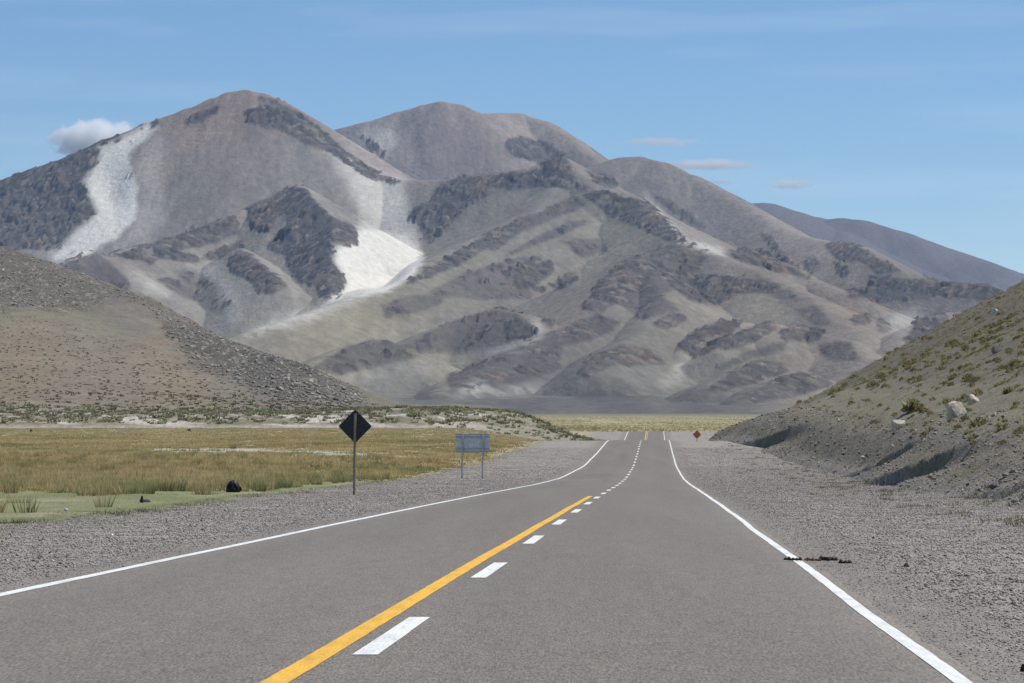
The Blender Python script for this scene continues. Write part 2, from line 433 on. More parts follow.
# ------------------------------------------------------------------ hill on the right
def build_hill_right():
    Y = np.concatenate([np.arange(-40, 60, 1.0), np.geomspace(60, 800, 780)[0:]])
    o = np.concatenate([np.arange(5.5, 20, .12), np.arange(20, 90, .45), np.geomspace(90, 240, 40)])
    YY, OO = np.meshgrid(Y, o, indexing='ij')
    XX = xc(YY) + OO
    H = hill_h(OO, YY)
    ZZ = ground_z(XX, YY, False) + H
    n1 = fbm(OO / 2.2, YY / 4, 4, 81); n2 = fbm(OO / 9, YY / 22, 4, 85); n3 = fbm(OO / .5, YY / 1.2, 3, 89)
    C = np.zeros(XX.shape + (3,), np.float32); C[:] = (.185, .165, .137)
    bo = bank_o(YY)
    bench = sstep(bo + 2.2, bo + 4.5, OO + n1) * (1 - sstep(24, 30, OO + 3 * n2))
    C = mixc(C, (.205, .187, .132), bench)
    C = mixc(C, (.255, .225, .165), bench * sstep(.1, .5, n2) * .5)
    slope = sstep(24, 31, OO + 3 * n2)
    C = mixc(C, (.165, .145, .11), slope)
    C = mixc(C, (.182, .165, .105), slope * sstep(-.1, .4, n2 + .5 * n1) * .8)
    C = mixc(C, (.20, .18, .15), slope * sstep(.3, .6, n1) * .5)
    bank = 1 - sstep(bo + 1.6, bo + 3.5, OO + n1)
    C = mixc(C, (.205, .180, .140), bank * .95)
    C = mixc(C, (.155, .15, .08), bank * sstep(-.05, .4, n1) * .6)
    C = mixc(C, (.275, .25, .222), sstep(bo + 1.4, bo - 1.2, OO + 1.3 * n1 + .5 * n3) * .9)
    # a pale foot track slanting down the bank
    tr = np.exp(-((OO - (12.5 + (YY - 190) * 0.085) - .15 * n2) / .28) ** 2) * sstep(186, 195, YY) * (1 - sstep(255, 275, YY))
    C = mixc(C, (.26, .22, .17), tr * .55)
    C *= (1 + .18 * n3)[..., None]
    mat = terrain_mat('right_hill_surface', [((9, 3, 9), 5, .3, .7, .66, 1.34), (.9, 4, .3, .7, .85, 1.15)], [((8, 3, 8), .12, .8)])
    g = grid_mesh('hill', XX, YY, ZZ, C, mat); g['kind'] = 'structure'
build_hill_right()

# ------------------------------------------------------------------ region rasters (where sand, crag and soils lie on the far slopes)
SX0, SY0, SW, SH, SR = -260, 60, 1600, 380, 1.5
def poly_mask(pts, vals, soft):
    img = np.zeros((int(SH * SR), int(SW * SR)), np.float32)
    gy, gx = np.mgrid[0:img.shape[0], 0:img.shape[1]]
    gx = gx / SR + SX0; gy = gy / SR + SY0
    for P, v in zip(pts, vals):
        P = np.array(P, float)
        x0, x1 = P[:, 0].min() - 1, P[:, 0].max() + 1; y0, y1 = P[:, 1].min() - 1, P[:, 1].max() + 1
        i0, i1 = max(0, int((y0 - SY0) * SR)), max(0, int((y1 - SY0) * SR) + 1); j0, j1 = max(0, int((x0 - SX0) * SR)), max(0, int((x1 - SX0) * SR) + 1)
        X, Y = gx[i0:i1, j0:j1], gy[i0:i1, j0:j1]
        ins = np.zeros(X.shape, bool)
        for a, b in zip(P, np.roll(P, -1, 0)):
            if a[1] == b[1]: continue
            c = (a[1] > Y) != (b[1] > Y)
            ins ^= c & (X < (b[0] - a[0]) * (Y - a[1]) / (b[1] - a[1]) + a[0])
        img[i0:i1, j0:j1] = np.where(ins, np.maximum(img[i0:i1, j0:j1], v), img[i0:i1, j0:j1])
    r = int(soft * 3) + 1
    k = np.exp(-0.5 * (np.arange(-r, r + 1) / max(soft, .01)) ** 2); k /= k.sum()
    p = np.pad(img, ((r, r), (0, 0)), mode='edge'); img = sum(k[i] * p[i:i + img.shape[0]] for i in range(2 * r + 1))
    p = np.pad(img, ((0, 0), (r, r)), mode='edge'); img = sum(k[i] * p[:, i:i + img.shape[1]] for i in range(2 * r + 1))
    return img
def samp(img, px, py):
    x = np.clip((px - SX0) * SR, 0, img.shape[1] - 1.01); y = np.clip((py - SY0) * SR, 0, img.shape[0] - 1.01)
    i = y.astype(int); j = x.astype(int); fy = y - i; fx = x - j
    return (img[i, j] * (1 - fx) + img[i, j + 1] * fx) * (1 - fy) + (img[i + 1, j] * (1 - fx) + img[i + 1, j + 1] * fx) * fy
def idw(ctrl, px, py, p=3.0):
    num = np.zeros(px.shape + (3,), np.float32); den = np.zeros(px.shape, np.float32)
    for (x, y, c) in ctrl:
        w = 1.0 / (((px - x) / 1.25) ** 2 + (py - y) ** 2 + 60) ** (p / 2)
        num += w[..., None] * np.array(c, np.float32); den += w
    return num / den[..., None]

# ------------------------------------------------------------------ hill on the left
def build_hill_left():
    px = np.arange(-440, 641, 1.0)
    S = np.concatenate([np.linspace(0, .06, 8), np.linspace(.064, .16, 34), np.linspace(.163, 1, 420), np.linspace(1.02, 2, 24)])
    SS, PX = np.meshgrid(S, px, indexing='ij')
    Y, Z, t2, t3, t4 = hillL_grid(PX, SS)
    X = xpix(PX, Y)
    pyv = HY - (Z - CH) * F / Y
    rock = samp(poly_mask([
        [(-440, 150), (0, 240), (60, 262), (120, 287), (105, 305), (60, 312), (0, 318), (-440, 330)],
        [(120, 285), (180, 312), (240, 342), (300, 364), (345, 388), (380, 402), (330, 404), (260, 392), (190, 364), (165, 342), (190, 335), (150, 312), (110, 305)],
        [(165, 325), (200, 328), (260, 356), (300, 372), (330, 392), (290, 394), (220, 372), (180, 352), (166, 340)]],
        [.7, .62, 1.0], 5), PX + 9 * fbm(X / 30, Y / 60, 3, 90), pyv + 4 * fbm(X / 25, Y / 60, 3, 91))
    amp = t3 * (1 - .6 * np.exp(-((1 - t3) / .12) ** 2)) * sstep(620, 480, PX)
    Z = Z + amp * (9 * fbm(X / 90, Y / 160, 4, 93) + rock * 3.2 * ridged(X / 16, Y / 26, 4, 97) + .6 * fbm(X / 10, Y / 18, 3, 99))
    ban = np.sin(np.pi * np.clip(t2 * .96, 0, 1)) + sstep(.0, .1, t3) * sstep(.3, .1, t3) * .5
    Z = Z + ban * 0.5 * ridged(X / 6, Y / 8, 3, 101) * sstep(640, 560, PX)
    n1 = fbm(X / 5, Y / 12, 4, 103); n2 = fbm(X / 25, Y / 60, 4, 107); n3 = fbm(X / 1.6, Y / 5, 3, 109)
    ctrl = [(0, 260, (.135, .118, .093)), (100, 300, (.135, .122, .098)), (0, 322, (.165, .152, .098)), (80, 335, (.170, .155, .105)),
            (130, 325, (.140, .132, .112)), (20, 352, (.205, .145, .100)), (150, 362, (.195, .145, .102)), (20, 378, (.18, .145, .086)),
            (180, 388, (.185, .150, .094)), (60, 398, (.180, .140, .102)), (330, 402, (.160, .145, .105)), (260, 375, (.15, .135, .115)), (450, 408, (.155, .14, .10)), (-200, 300, (.14, .125, .10))]
    C = idw(ctrl, PX + 25 * fbm(X / 40, Y / 90, 4, 117), pyv + 8 * fbm(X / 40, Y / 90, 4, 118), 2.2)
    g0 = C.mean(-1, keepdims=True) * np.array((1.10, 1.0, .84), np.float32)
    C = C * .62 + g0 * .38
    C = C * (1.20 * (1 + .20 * n1 + .16 * n2))[..., None]
    rn = ridged(X / 7, Y / 16, 4, 111)
    C = mixc(C, (.085, .082, .075), rock * sstep(-.15, .4, rn - .1 * n3) * .85)
    C = mixc(C, (.38, .35, .30), rock * sstep(.16, .42, n3 + .3 * n1) * .8)
    # tufts of low scrub on the apron
    ap = (1 - rock).clip(0, 1)
    C = mixc(C, (.10, .088, .062), ap * sstep(.30, .5, n3) * sstep(0, .1, t3) * .5)
    # salt bank
    bk = (1 - t3 * 14 - .0).clip(0, 1) * sstep(.02, .15, SS / .16)
    bs = fbm(X / 11 + Y / 9, Y / 5, 4, 115)
    C = mixc(C, (.27, .235, .185), bk * .8)
    C = mixc(C, (.50, .475, .42), bk * sstep(.02, .25, bs + .12 - .25 * t2) * .9)
    C = mixc(C, (.15, .15, .085), bk * sstep(.0, .3, -bs) * .6)
    C = mixc(C, (.36, .33, .27), (1 - sstep(.0, .15, t2)) * .8)
    tail = sstep(455, 545, PX + 20 * n1) * (1 - sstep(.02, .1, t3))
    C = mixc(C, (.245, .225, .175), tail * .9)
    C = mixc(C, (.19, .185, .115), tail * sstep(-.05, .25, bs) * .6)
    mat = terrain_mat('left_hill_surface', [((1.2, .5, 1.2), 5, .3, .7, .74, 1.26), (.25, 4, .3, .7, .9, 1.1)], [((1.0, .4, 1.0), .3, .45)])
    g = grid_mesh('hill', X, Y, Z, C, mat); g['kind'] = 'structure'
    return X, Y, Z, t2, t3, PX, pyv, rock
HL = build_hill_left()

# ------------------------------------------------------------------ the mountains
RIDGES = [  # (slope, rounding, points (column, row, distance))
    (.64, 30, [(-320, 285, 10800), (-100, 213, 10600), (0, 180, 10600), (60, 160, 10600), (110, 138, 10600), (150, 122, 10600), (190, 108, 10600), (215, 98, 10600), (232, 92, 10600), (246, 89.5, 10600), (262, 93, 10600), (275, 99, 10600), (297, 113, 10550), (320, 131, 10500), (340, 148, 10400), (360, 163, 10350), (380, 175, 10300), (402, 181, 10200)]),
    (.60, 28, [(402, 181, 10200), (440, 180, 10100), (480, 176, 10000), (530, 168, 9900), (562, 158, 9900), (592, 182, 9700), (640, 205, 9500), (680, 233, 9200), (720, 250, 8900), (745, 253, 8500), (780, 262, 8300), (810, 280, 8000), (850, 295, 7600)]),
    (.78, 45, [(260, 190, 13600), (300, 152, 13400), (332, 131, 13200), (370, 121, 13000), (400, 112, 13000), (425, 104.5, 13000), (440, 101.5, 13000), (457, 104.5, 13000), (480, 114, 13100), (500, 113, 13400), (520, 113.5, 13500), (545, 121, 13400), (570, 137, 13200), (600, 162, 12800)]),
    (.60, 40, [(560, 190, 12800), (600, 163, 12300), (620, 157.5, 12200), (640, 156.5, 12200), (662, 162, 12100), (690, 174.5, 12000), (720, 190, 11800), (750, 208, 11500), (775, 225, 11000), (800, 236, 10500), (840, 243, 9800), (862, 246, 9600), (880, 258, 9200), (900, 271, 9000), (930, 282, 8800), (960, 284, 8700), (985, 284, 8600), (1003, 291, 8600), (1040, 310, 8600), (1120, 350, 8600)]),
    (.45, 30, [(562, 182, 9800), (530, 212, 9300), (480, 238, 8800), (430, 260, 8200), (404, 278, 7900), (360, 296, 7500), (310, 313, 7100), (262, 328, 6700), (230, 340, 6500)]),
    (.55, 20, [(52, 276, 8200), (70, 259, 8300), (88, 251, 8400), (110, 255, 8600), (150, 244, 8900), (200, 230, 9200), (242, 210, 9500)]),
    (.60, 15, [(262, 200, 9600), (300, 186, 9500), (318, 204, 9200), (335, 224, 9000), (336, 262, 8500), (330, 296, 8100)]),
    (.60, 15, [(240, 248, 8900), (258, 262, 8600), (280, 284, 8200)]),
    (.45, 25, [(760, 258, 8100), (700, 246, 8000), (664, 249, 7900), (640, 257, 7800), (622, 273, 7500), (600, 298, 7000), (570, 324, 6500), (520, 351, 6000), (470, 377, 5500), (438, 394, 5150)]),
    (.45, 25, [(700, 246, 8000), (740, 266, 7700), (800, 292, 7300), (850, 325, 6700), (880, 352, 6200)]),
    (.45, 20, [(650, 268, 7700), (662, 300, 7000), (640, 333, 6400), (610, 350, 6000), (588, 375, 5500)]),
    (.45, 20, [(306, 370, 5600), (325, 358, 5750), (347, 347, 5900), (372, 340.5, 6000), (395, 346, 6050), (425, 358, 6000)]),
    (.45, 20, [(396, 348, 6300), (440, 327, 6500), (475, 315, 6600), (500, 310, 6600), (522, 314, 6500), (541, 330, 6350)]),
    (.50, 15, [(676, 356, 6200), (694, 337, 6400), (722, 323, 6600), (745, 322, 6700)]),
    (.50, 15, [(715, 352, 6100), (742, 333, 6350), (778, 324, 6600)]),
    (.45, 15, [(702, 393, 4900), (735, 371, 5200), (762, 360.5, 5400), (790, 368, 5400)]),
    (.45, 15, [(735, 400, 4700), (770, 382, 4950), (805, 372.5, 5150), (840, 383, 5150)]),
    (.45, 20, [(770, 338, 6300), (800, 328, 6500), (850, 340, 6300), (875, 362, 6000)]),
    (.50, 15, [(900, 344, 6200), (922, 322, 6500), (950, 312, 6700), (1010, 312, 6900)]),
    (.45, 20, [(640, 205, 9500), (668, 228, 9000), (700, 250, 8500)]),
]
ROCKS = [
    (.60, [(-260, 200), (0, 180), (66, 146), (94, 137), (116, 131), (121, 138), (99, 146), (99, 157), (98, 164), (86, 174), (81, 185), (88, 187), (88, 194), (92, 209), (99, 216), (88, 220), (72, 230), (60, 250), (0, 250), (-260, 260)]),
    (.75, [(184, 123), (200, 112), (219, 104), (216, 114), (201, 121), (189, 125)]),
    (.75, [(136, 127), (141, 122), (147, 124), (143, 130)]), (.75, [(150, 122), (158, 118), (159, 127), (153, 129)]),
    (.8, [(124, 143), (132, 140), (134, 144), (127, 146)]), (.7, [(127, 175), (133, 170), (135, 175), (129, 178)]),
    (.85, [(258, 96), (275, 99), (300, 113), (325, 134), (345, 150), (333, 153), (305, 145), (282, 130), (252, 124), (245, 112), (258, 108)]),
    (1.0, [(314, 128), (345, 150), (375, 170), (402, 181), (395, 184), (370, 179), (352, 169), (335, 156), (322, 142)]),
    (.95, [(180, 234), (200, 229), (220, 221), (235, 216), (240, 232), (215, 243), (190, 248), (180, 247)]),
    (.7, [(245, 208), (265, 201), (272, 215), (274, 228), (260, 234), (250, 226)]),
    (1.0, [(248, 214), (262, 204), (276, 194), (290, 187), (305, 188), (318, 205), (335, 218), (356, 226), (359, 245), (345, 247), (330, 239), (320, 233), (337, 250), (330, 255), (335, 265), (346, 272), (345, 283), (340, 297), (322, 297), (315, 286), (300, 283), (288, 268), (285, 256), (275, 251), (268, 246), (275, 237), (288, 226), (285, 212), (270, 220), (258, 232)]),
    (.85, [(228, 257), (240, 252), (252, 255), (262, 265), (275, 275), (288, 285), (275, 293), (258, 293), (252, 283), (240, 277), (230, 272)]),
    (.75, [(203, 255), (225, 246), (243, 240), (243, 248), (220, 258), (205, 261)]),
    (.62, [(55, 266), (70, 255), (85, 250), (97, 253), (110, 262), (130, 283), (128, 291), (100, 283), (75, 272)]),
    (.85, [(100, 256), (130, 251), (150, 243), (180, 236), (235, 231), (200, 247), (172, 250), (195, 255), (203, 262), (190, 263), (160, 258), (150, 266), (138, 259)]),
    (.55, [(153, 280), (170, 277), (185, 285), (195, 292), (207, 299), (195, 301), (180, 296), (168, 290)]),
    (.40, [(170, 268), (200, 270), (228, 292), (237, 308), (222, 316), (203, 306), (190, 288)]),
    (.62, [(405, 213), (430, 200), (437, 187), (455, 178), (485, 177), (488, 195), (470, 205), (462, 215), (445, 231), (430, 243), (418, 244), (422, 228), (408, 219)]),
    (.85, [(406, 282), (440, 262), (470, 245), (490, 232), (530, 214), (532, 226), (500, 241), (470, 259), (440, 273), (412, 283)]),
    (.50, [(428, 292), (450, 280), (480, 268), (500, 262), (528, 255), (532, 300), (480, 300), (440, 297)]),
    (.6, [(357, 138), (365, 135), (386, 150), (384, 159), (374, 154)]),
    (.85, [(505, 141), (520, 136), (532, 139), (550, 145), (566, 154), (572, 172), (552, 172), (530, 160), (514, 157)]),
    (.80, [(440, 182), (480, 176), (510, 173), (545, 169), (575, 174), (572, 190), (545, 186), (520, 190), (490, 187)]),
    (.65, [(478, 250), (500, 230), (540, 212), (570, 197), (588, 205), (560, 216), (520, 233), (495, 251)]),
    (.6, [(500, 258), (540, 235), (570, 221), (592, 221), (560, 236), (520, 252)]),
    (1.0, [(583, 196), (600, 190), (625, 197), (650, 203), (667, 222), (640, 223), (615, 217), (600, 207)]),
    (.8, [(586, 170), (605, 174), (620, 185), (610, 188), (595, 182)]), (.6, [(575, 182), (592, 188), (598, 194), (580, 192)]),
    (.85, [(600, 207), (640, 200), (662, 215), (682, 236), (660, 233), (635, 226), (612, 217)]),
    (.65, [(652, 193), (670, 200), (690, 213), (707, 229), (695, 226), (675, 213), (660, 204)]),
    (.6, [(608, 280), (635, 262), (660, 246), (690, 243), (715, 250), (702, 264), (690, 285), (670, 291), (650, 300), (620, 302)]),
    (.95, [(728, 253), (760, 250), (785, 257), (812, 281), (795, 276), (770, 269), (740, 261)]),
    (.7, [(668, 284), (700, 274), (730, 277), (760, 280), (782, 285), (775, 293), (740, 293), (715, 306), (690, 301)]),
    (.80, [(679, 346), (695, 330), (720, 321), (744, 321), (730, 335), (710, 353), (694, 358)]),
    (.70, [(716, 347), (740, 330), (770, 322), (780, 328), (745, 346), (725, 351)]),
    (.55, [(713, 369), (750, 350), (790, 340), (785, 350), (740, 363), (720, 371)]),
    (.80, [(703, 392), (735, 370), (760, 359), (780, 363), (792, 372), (760, 381), (730, 389)]),
    (.80, [(736, 399), (770, 382), (800, 371), (828, 379), (834, 385), (800, 396), (760, 402)]),
    (.75, [(778, 331), (800, 326), (825, 330), (822, 340), (800, 343), (783, 339)]), (.6, [(818, 345), (850, 341), (862, 360), (835, 362), (820, 355)]),
    (.5, [(795, 310), (815, 305), (835, 325), (815, 326)]),
    (.85, [(824, 244), (850, 241), (876, 257), (902, 271), (880, 274), (860, 261), (840, 262), (832, 255)]),
    (.75, [(833, 262), (850, 267), (846, 276), (838, 274)]),
    (.8, [(868, 275), (910, 279), (960, 282), (985, 283), (1004, 292), (990, 301), (950, 297), (900, 291), (870, 286)]),
    (.95, [(902, 341), (918, 320), (945, 314), (952, 323), (930, 336), (915, 343)]), (.7, [(850, 318), (870, 312), (872, 322), (855, 326)]), (.6, [(875, 319), (893, 314), (891, 331), (879, 333)]),
    (.9, [(512, 276), (530, 265), (550, 260), (553, 273), (535, 286), (519, 291)]), (.9, [(549, 284), (570, 275), (579, 278), (565, 289), (552, 289)]),
    (.85, [(531, 289), (548, 286), (545, 293)]), (.7, [(515, 268), (530, 258), (545, 256), (530, 266)]),
    (.85, [(580, 310), (600, 280), (620, 262), (640, 255), (657, 270), (640, 291), (620, 302), (600, 313)]),
    (.62, [(446, 376), (490, 358), (520, 348), (560, 329), (600, 313), (622, 321), (612, 331), (590, 341), (563, 346), (560, 370), (530, 381), (500, 386), (450, 393)]),
    (.55, [(400, 346), (440, 327), (470, 315), (500, 308), (515, 312), (535, 324), (541, 335), (520, 343), (490, 348), (460, 353), (420, 353)]),
    (.95, [(502, 323), (520, 317), (539, 330), (531, 339), (507, 341)]),
    (.62, [(310, 368), (345, 347), (372, 339), (395, 345), (422, 356), (395, 363), (365, 369), (340, 375)]),
    (.85, [(592, 356), (620, 345), (650, 350), (667, 363), (640, 366), (610, 366), (586, 379), (577, 372)]),
    (.6, [(573, 396), (600, 389), (607, 397), (580, 399)]), (.6, [(618, 302), (660, 295), (682, 310), (640, 320)]), (.7, [(650, 325), (672, 312), (690, 318), (668, 330)]),
    (.6, [(540, 318), (556, 322), (552, 329), (542, 328)]), (.5, [(380, 305), (410, 295), (448, 294), (440, 305), (410, 314), (385, 318)]),
    (.6, [(640, 220), (662, 224), (690, 238), (700, 246), (670, 243), (645, 232)]), (.55, [(560, 240), (600, 238), (610, 252), (580, 258)]),
    (.5, [(760, 285), (790, 290), (800, 300), (780, 302)]), (.55, [(845, 290), (900, 285), (930, 298), (880, 303), (850, 298)]),
    (.5, [(760, 232), (772, 236), (790, 262), (782, 262), (768, 246)]), (.5, [(800, 262), (815, 256), (824, 266), (812, 276)]),
]
SANDS = [
    (.22, [(146, 142), (168, 132), (160, 165), (166, 205), (160, 232), (128, 250), (95, 262), (125, 235), (136, 205), (133, 170)]),
    (1.0, [(119, 139), (134, 131), (147, 124), (160, 127), (146, 140), (128, 154), (132, 172), (138, 190), (139, 210), (134, 222), (112, 240), (82, 257), (52, 263), (50, 256), (70, 241), (80, 228), (93, 218), (98, 210), (93, 205), (90, 190), (84, 182), (91, 172), (100, 158), (100, 146)]),
    (.52, [(335, 150), (360, 164), (404, 182), (408, 205), (414, 225), (424, 246), (330, 250), (350, 240), (362, 222), (356, 200), (342, 175)]),
    (1.0, [(334, 250), (345, 244), (362, 228), (380, 228), (402, 232), (420, 246), (425, 258), (415, 272), (390, 290), (340, 301), (310, 309), (328, 299), (344, 290), (346, 275), (336, 262)]),
    (.55, [(240, 335), (262, 324), (300, 311), (345, 299), (375, 294), (330, 310), (262, 333)]),
    (.55, [(528, 321), (541, 325), (544, 335), (526, 344), (500, 351), (486, 353), (520, 341), (537, 333)]),
    (.18, [(325, 378), (400, 367), (470, 360), (500, 351), (440, 369), (350, 380)]),
    (.56, [(454, 391), (478, 382), (490, 381.5), (478, 388), (510, 390), (548, 387), (542, 391), (505, 394), (462, 394)]),
    (.62, [(644, 189), (656, 205), (667, 220), (690, 240), (720, 248), (728, 257), (705, 251), (680, 244), (660, 223), (650, 206)]),
    (.35, [(664, 384), (680, 360), (692, 350), (684, 370), (668, 386)]),
    (.45, [(360, 140), (380, 122), (398, 140), (385, 160)]),
    (.3, [(880, 318), (915, 308), (925, 315), (900, 338)]), (.4, [(125, 268), (150, 280), (175, 297), (165, 297), (140, 284)]),
    (.25, [(180, 255), (215, 262), (240, 300), (245, 325), (232, 325), (215, 280)]),
    (.35, [(308, 128), (322, 140), (345, 160), (360, 175), (345, 172), (325, 152)]), (.5, [(255, 108), (272, 104), (282, 112), (268, 112)]),
]
SOIL = [
    (245, 100, (.215, .150, .115)), (200, 130, (.225, .160, .120)), (160, 160, (.225, .172, .130)), (190, 190, (.165, .145, .120)), (260, 160, (.165, .140, .118)),
    (220, 170, (.175, .145, .120)), (300, 160, (.175, .155, .130)), (320, 200, (.200, .180, .150)), (20, 215, (.165, .138, .115)), (80, 180, (.165, .135, .112)), (50, 245, (.22, .195, .160)),
    (440, 130, (.205, .160, .145)), (380, 150, (.23, .185, .162)), (470, 160, (.185, .146, .132)), (530, 125, (.225, .180, .150)), (560, 145, (.215, .170, .140)),
    (640, 180, (.185, .155, .130)), (720, 210, (.185, .155, .130)), (700, 230, (.20, .17, .14)), (810, 260, (.235, .195, .145)), (790, 240, (.215, .18, .14)),
    (400, 260, (.17, .150, .110)), (460, 230, (.165, .148, .115)), (430, 280, (.17, .152, .105)), (360, 320, (.200, .175, .108)), (330, 340, (.205, .178, .112)), (270, 345, (.185, .163, .112)), (300, 355, (.20, .175, .11)),
    (210, 300, (.20, .18, .145)), (270, 300, (.225, .20, .160)), (150, 300, (.19, .168, .135)), (100, 285, (.15, .12, .10)),
    (560, 200, (.150, .135, .105)), (600, 240, (.180, .162, .112)), (640, 245, (.165, .148, .105)), (530, 250, (.165, .150, .112)), (500, 290, (.175, .155, .115)), (560, 300, (.175, .145, .11)),
    (690, 265, (.150, .128, .102)), (730, 300, (.195, .165, .118)), (770, 270, (.165, .132, .105)), (760, 310, (.205, .175, .120)), (820, 300, (.175, .142, .11)), (850, 320, (.190, .140, .105)), (900, 300, (.165, .138, .112)), (830, 340, (.18, .15, .112)), (880, 350, (.20, .165, .125)), (960, 300, (.15, .13, .115)),
    (440, 365, (.205, .182, .125)), (400, 385, (.15, .140, .112)), (520, 400, (.092, .090, .080)), (620, 400, (.090, .087, .078)), (700, 400, (.092, .088, .079)), (600, 330, (.14, .122, .10)), (640, 375, (.14, .13, .105)), (690, 375, (.17, .155, .115)), (420, 400, (.100, .096, .085)), (480, 400, (.094, .092, .081)), (560, 392, (.105, .10, .088)),
    (650, 340, (.16, .142, .108)), (480, 345, (.15, .135, .115)),
]
def ridge_height(X, Y, ridges, base):
    H = base.copy(); D = np.full(X.shape, 1e9, np.float32)
    kk = 14.0
    for (s, r, pts) in ridges:
        best = np.full(X.shape, -1e9, np.float32)
        P = [(xpix(a, c), c, zpix(b, c)) for a, b, c in pts]
        for (x0, y0, z0), (x1, y1, z1) in zip(P[:-1], P[1:]):
            dx, dy = x1 - x0, y1 - y0
            t = np.clip(((X - x0) * dx + (Y - y0) * dy) / (dx * dx + dy * dy), 0, 1)
            d = np.sqrt((X - x0 - t * dx) ** 2 + (Y - y0 - t * dy) ** 2)
            D = np.minimum(D, d)
            best = np.maximum(best, z0 + t * (z1 - z0) - s * (np.sqrt(d * d + r * r) - r) * (1 - 0.16 * np.clip(d / 2200, 0, 1)))
        m = np.maximum(H, best)
        H = m + kk * np.log1p(np.exp(-np.abs(H - best) / kk)) - kk * 0.693 * np.exp(-np.abs(H - best) / kk)
    return H, D
def build_mountains():
    px = np.arange(-300, 1271, 1.25)
    Yr = np.concatenate([np.geomspace(3900, 7000, 300), np.geomspace(7010, 11000, 520), np.geomspace(11020, 15000, 220)])
    Y, PX = np.meshgrid(Yr, px, indexing='ij')
    Y = Y.astype(np.float32); X = xpix(PX, Y).astype(np.float32)
    base = np.interp(Y, [3900, 4400, 5000, 6000, 7000, 8000, 9000, 10500, 12000, 16000], [zpix(417, 3900), zpix(409, 4400), zpix(402, 5000), zpix(390, 6000), zpix(374, 7000), zpix(357, 8000), zpix(345, 9000), zpix(335, 10500), zpix(330, 12000), zpix(325, 16000)]).astype(np.float32)
    wx = X + 40 * fbm(X / 420, Y / 420, 3, 121); wy = Y + 60 * fbm(X / 420, Y / 420, 3, 125)
    H, D = ridge_height(wx * .35 + X * .65, wy * .35 + Y * .65, RIDGES, base)
    rel = H - base
    keep = 1 - .8 * np.exp(-(D / 150) ** 2)
    amp = sstep(5, 350, rel)
    py = HY - (H - CH) * F / Y
    rough = .42 + .9 * samp(poly_mask([p for v, p in ROCKS], [v for v, p in ROCKS], 9), PX, py)
    spre = samp(poly_mask([p for v, p in SANDS if v > .35], [v for v, p in SANDS if v > .35], 7), PX, py)
    H = H + rough * (1 - .9 * spre) * amp * keep * (26 * fbm(X / 260, Y / 520, 4, 131) + 11 * ridged(X / 150, Y / 420, 4, 135) - 4)
    py = HY - (H - CH) * F / Y
    jx = 5 * fbm(X / 60, Y / 90, 4, 141); jy = 5 * fbm(X / 60, Y / 90, 4, 145)
    crags = [(v, p) for v, p in ROCKS if v > .66 or p[0][0] < 0 or p[0][1] < 240]; smooth_h = [(v, p) for v, p in ROCKS if v <= .66 and not (p[0][0] < 0 or p[0][1] < 240)]
    rock0 = samp(poly_mask([p for v, p in crags], [v for v, p in crags], 2.0), PX + jx, py + jy)
    rock0 = np.maximum(rock0, .62 * samp(poly_mask([p for v, p in smooth_h], [v for v, p in smooth_h], 3), PX + jx, py + jy))
    dark = samp(poly_mask([p for v, p in ROCKS], [min(1, v * 1.3) for v, p in ROCKS], 1.8), PX + .45 * jx, py + .3 * jy)
    del crags, smooth_h
    sharp = [(v, p) for v, p in SANDS if v > .56]; soft = [(v * 1.15, p) for v, p in SANDS if v <= .56]
    sand = sstep(-.55, .15, fbm(X / 26, Y / 90, 3, 211) + .8 * (py < 330)) * np.maximum(samp(poly_mask([p for v, p in sharp], [v for v, p in sharp], 3.6), PX + .9 * jx, py + .7 * jy), samp(poly_mask([p for v, p in soft], [v for v, p in soft], 6.5), PX + jx, py + jy))
    rn = ridged(X / 55, Y / 110, 5, 151); rn2 = ridged(X / 120 + 7, Y / 260, 4, 155)
    scat = sstep(.0, .4, fbm(X / 420, Y / 600, 3, 157)) * .22 * amp * sstep(560, 700, PX + (py - 250))
    fr = ridged(X / 20, Y / 55, 4, 153)
    rn = (rn - rn.mean()) / rn.std(); fr = (fr - fr.mean()) / fr.std(); rn2 = (rn2 - rn2.mean()) / rn2.std()
    qx = X * .86 + Y * .34 + 9 * fbm(X / 30, Y / 50, 3, 147); qy = Y * .9 - .8 * X + 14 * fbm(X / 30, Y / 50, 3, 148)
    u1, ax, ay = cells(qx / 19, qy / 23, 1); u2, bx, by = cells(qx / 52, qy / 66, 2)
    rv = rock0 * .90 + (u1[..., 0] - .5) * .55 + (u2[..., 0] - .5) * .50 + .07 * rn + scat * .8
    rock = sstep(.40, .54, rv) * sstep(.06, .30, rock0 + scat)
    sand = sand * (1 - rock * .9)
    fac = (u1[..., 1] - .4) * 6 + ((u1[..., 2] - .5) * ax * 9 + (u1[..., 0] - .4) * ay * 7) + (u2[..., 1] - .4) * 13 + ((u2[..., 2] - .5) * bx * 26 - (u2[..., 0] - .3) * by * 14)
    H = H + rock * (3 + fac) * (0.35 + .65 * keep) * sstep(3, 80, rel)
    # wind-scooped hollows in the two sand slopes
    def bump(cx, cy, rx, ry, h):
        return h * np.exp(-(((PX - cx) / rx) ** 2 + ((py - cy) / ry) ** 2))
    H = H - 34 * sstep(412, 378, PX + .5 * (py - 272)) * sstep(320, 378, PX) * np.exp(-((py - 272) / 12) ** 2)
    H = H - 20 * sstep(134, 112, PX) * sstep(84, 112, PX) * np.exp(-((py - 188) / 24) ** 2)
    n1 = fbm(X / 70, Y / 260, 4, 161); n2 = fbm(X / 300, Y / 600, 4, 165); n3 = fbm(X / 22, Y / 70, 3, 169)
    C = idw(SOIL, PX + 3 * jx, py + 3 * jy, 4.0)
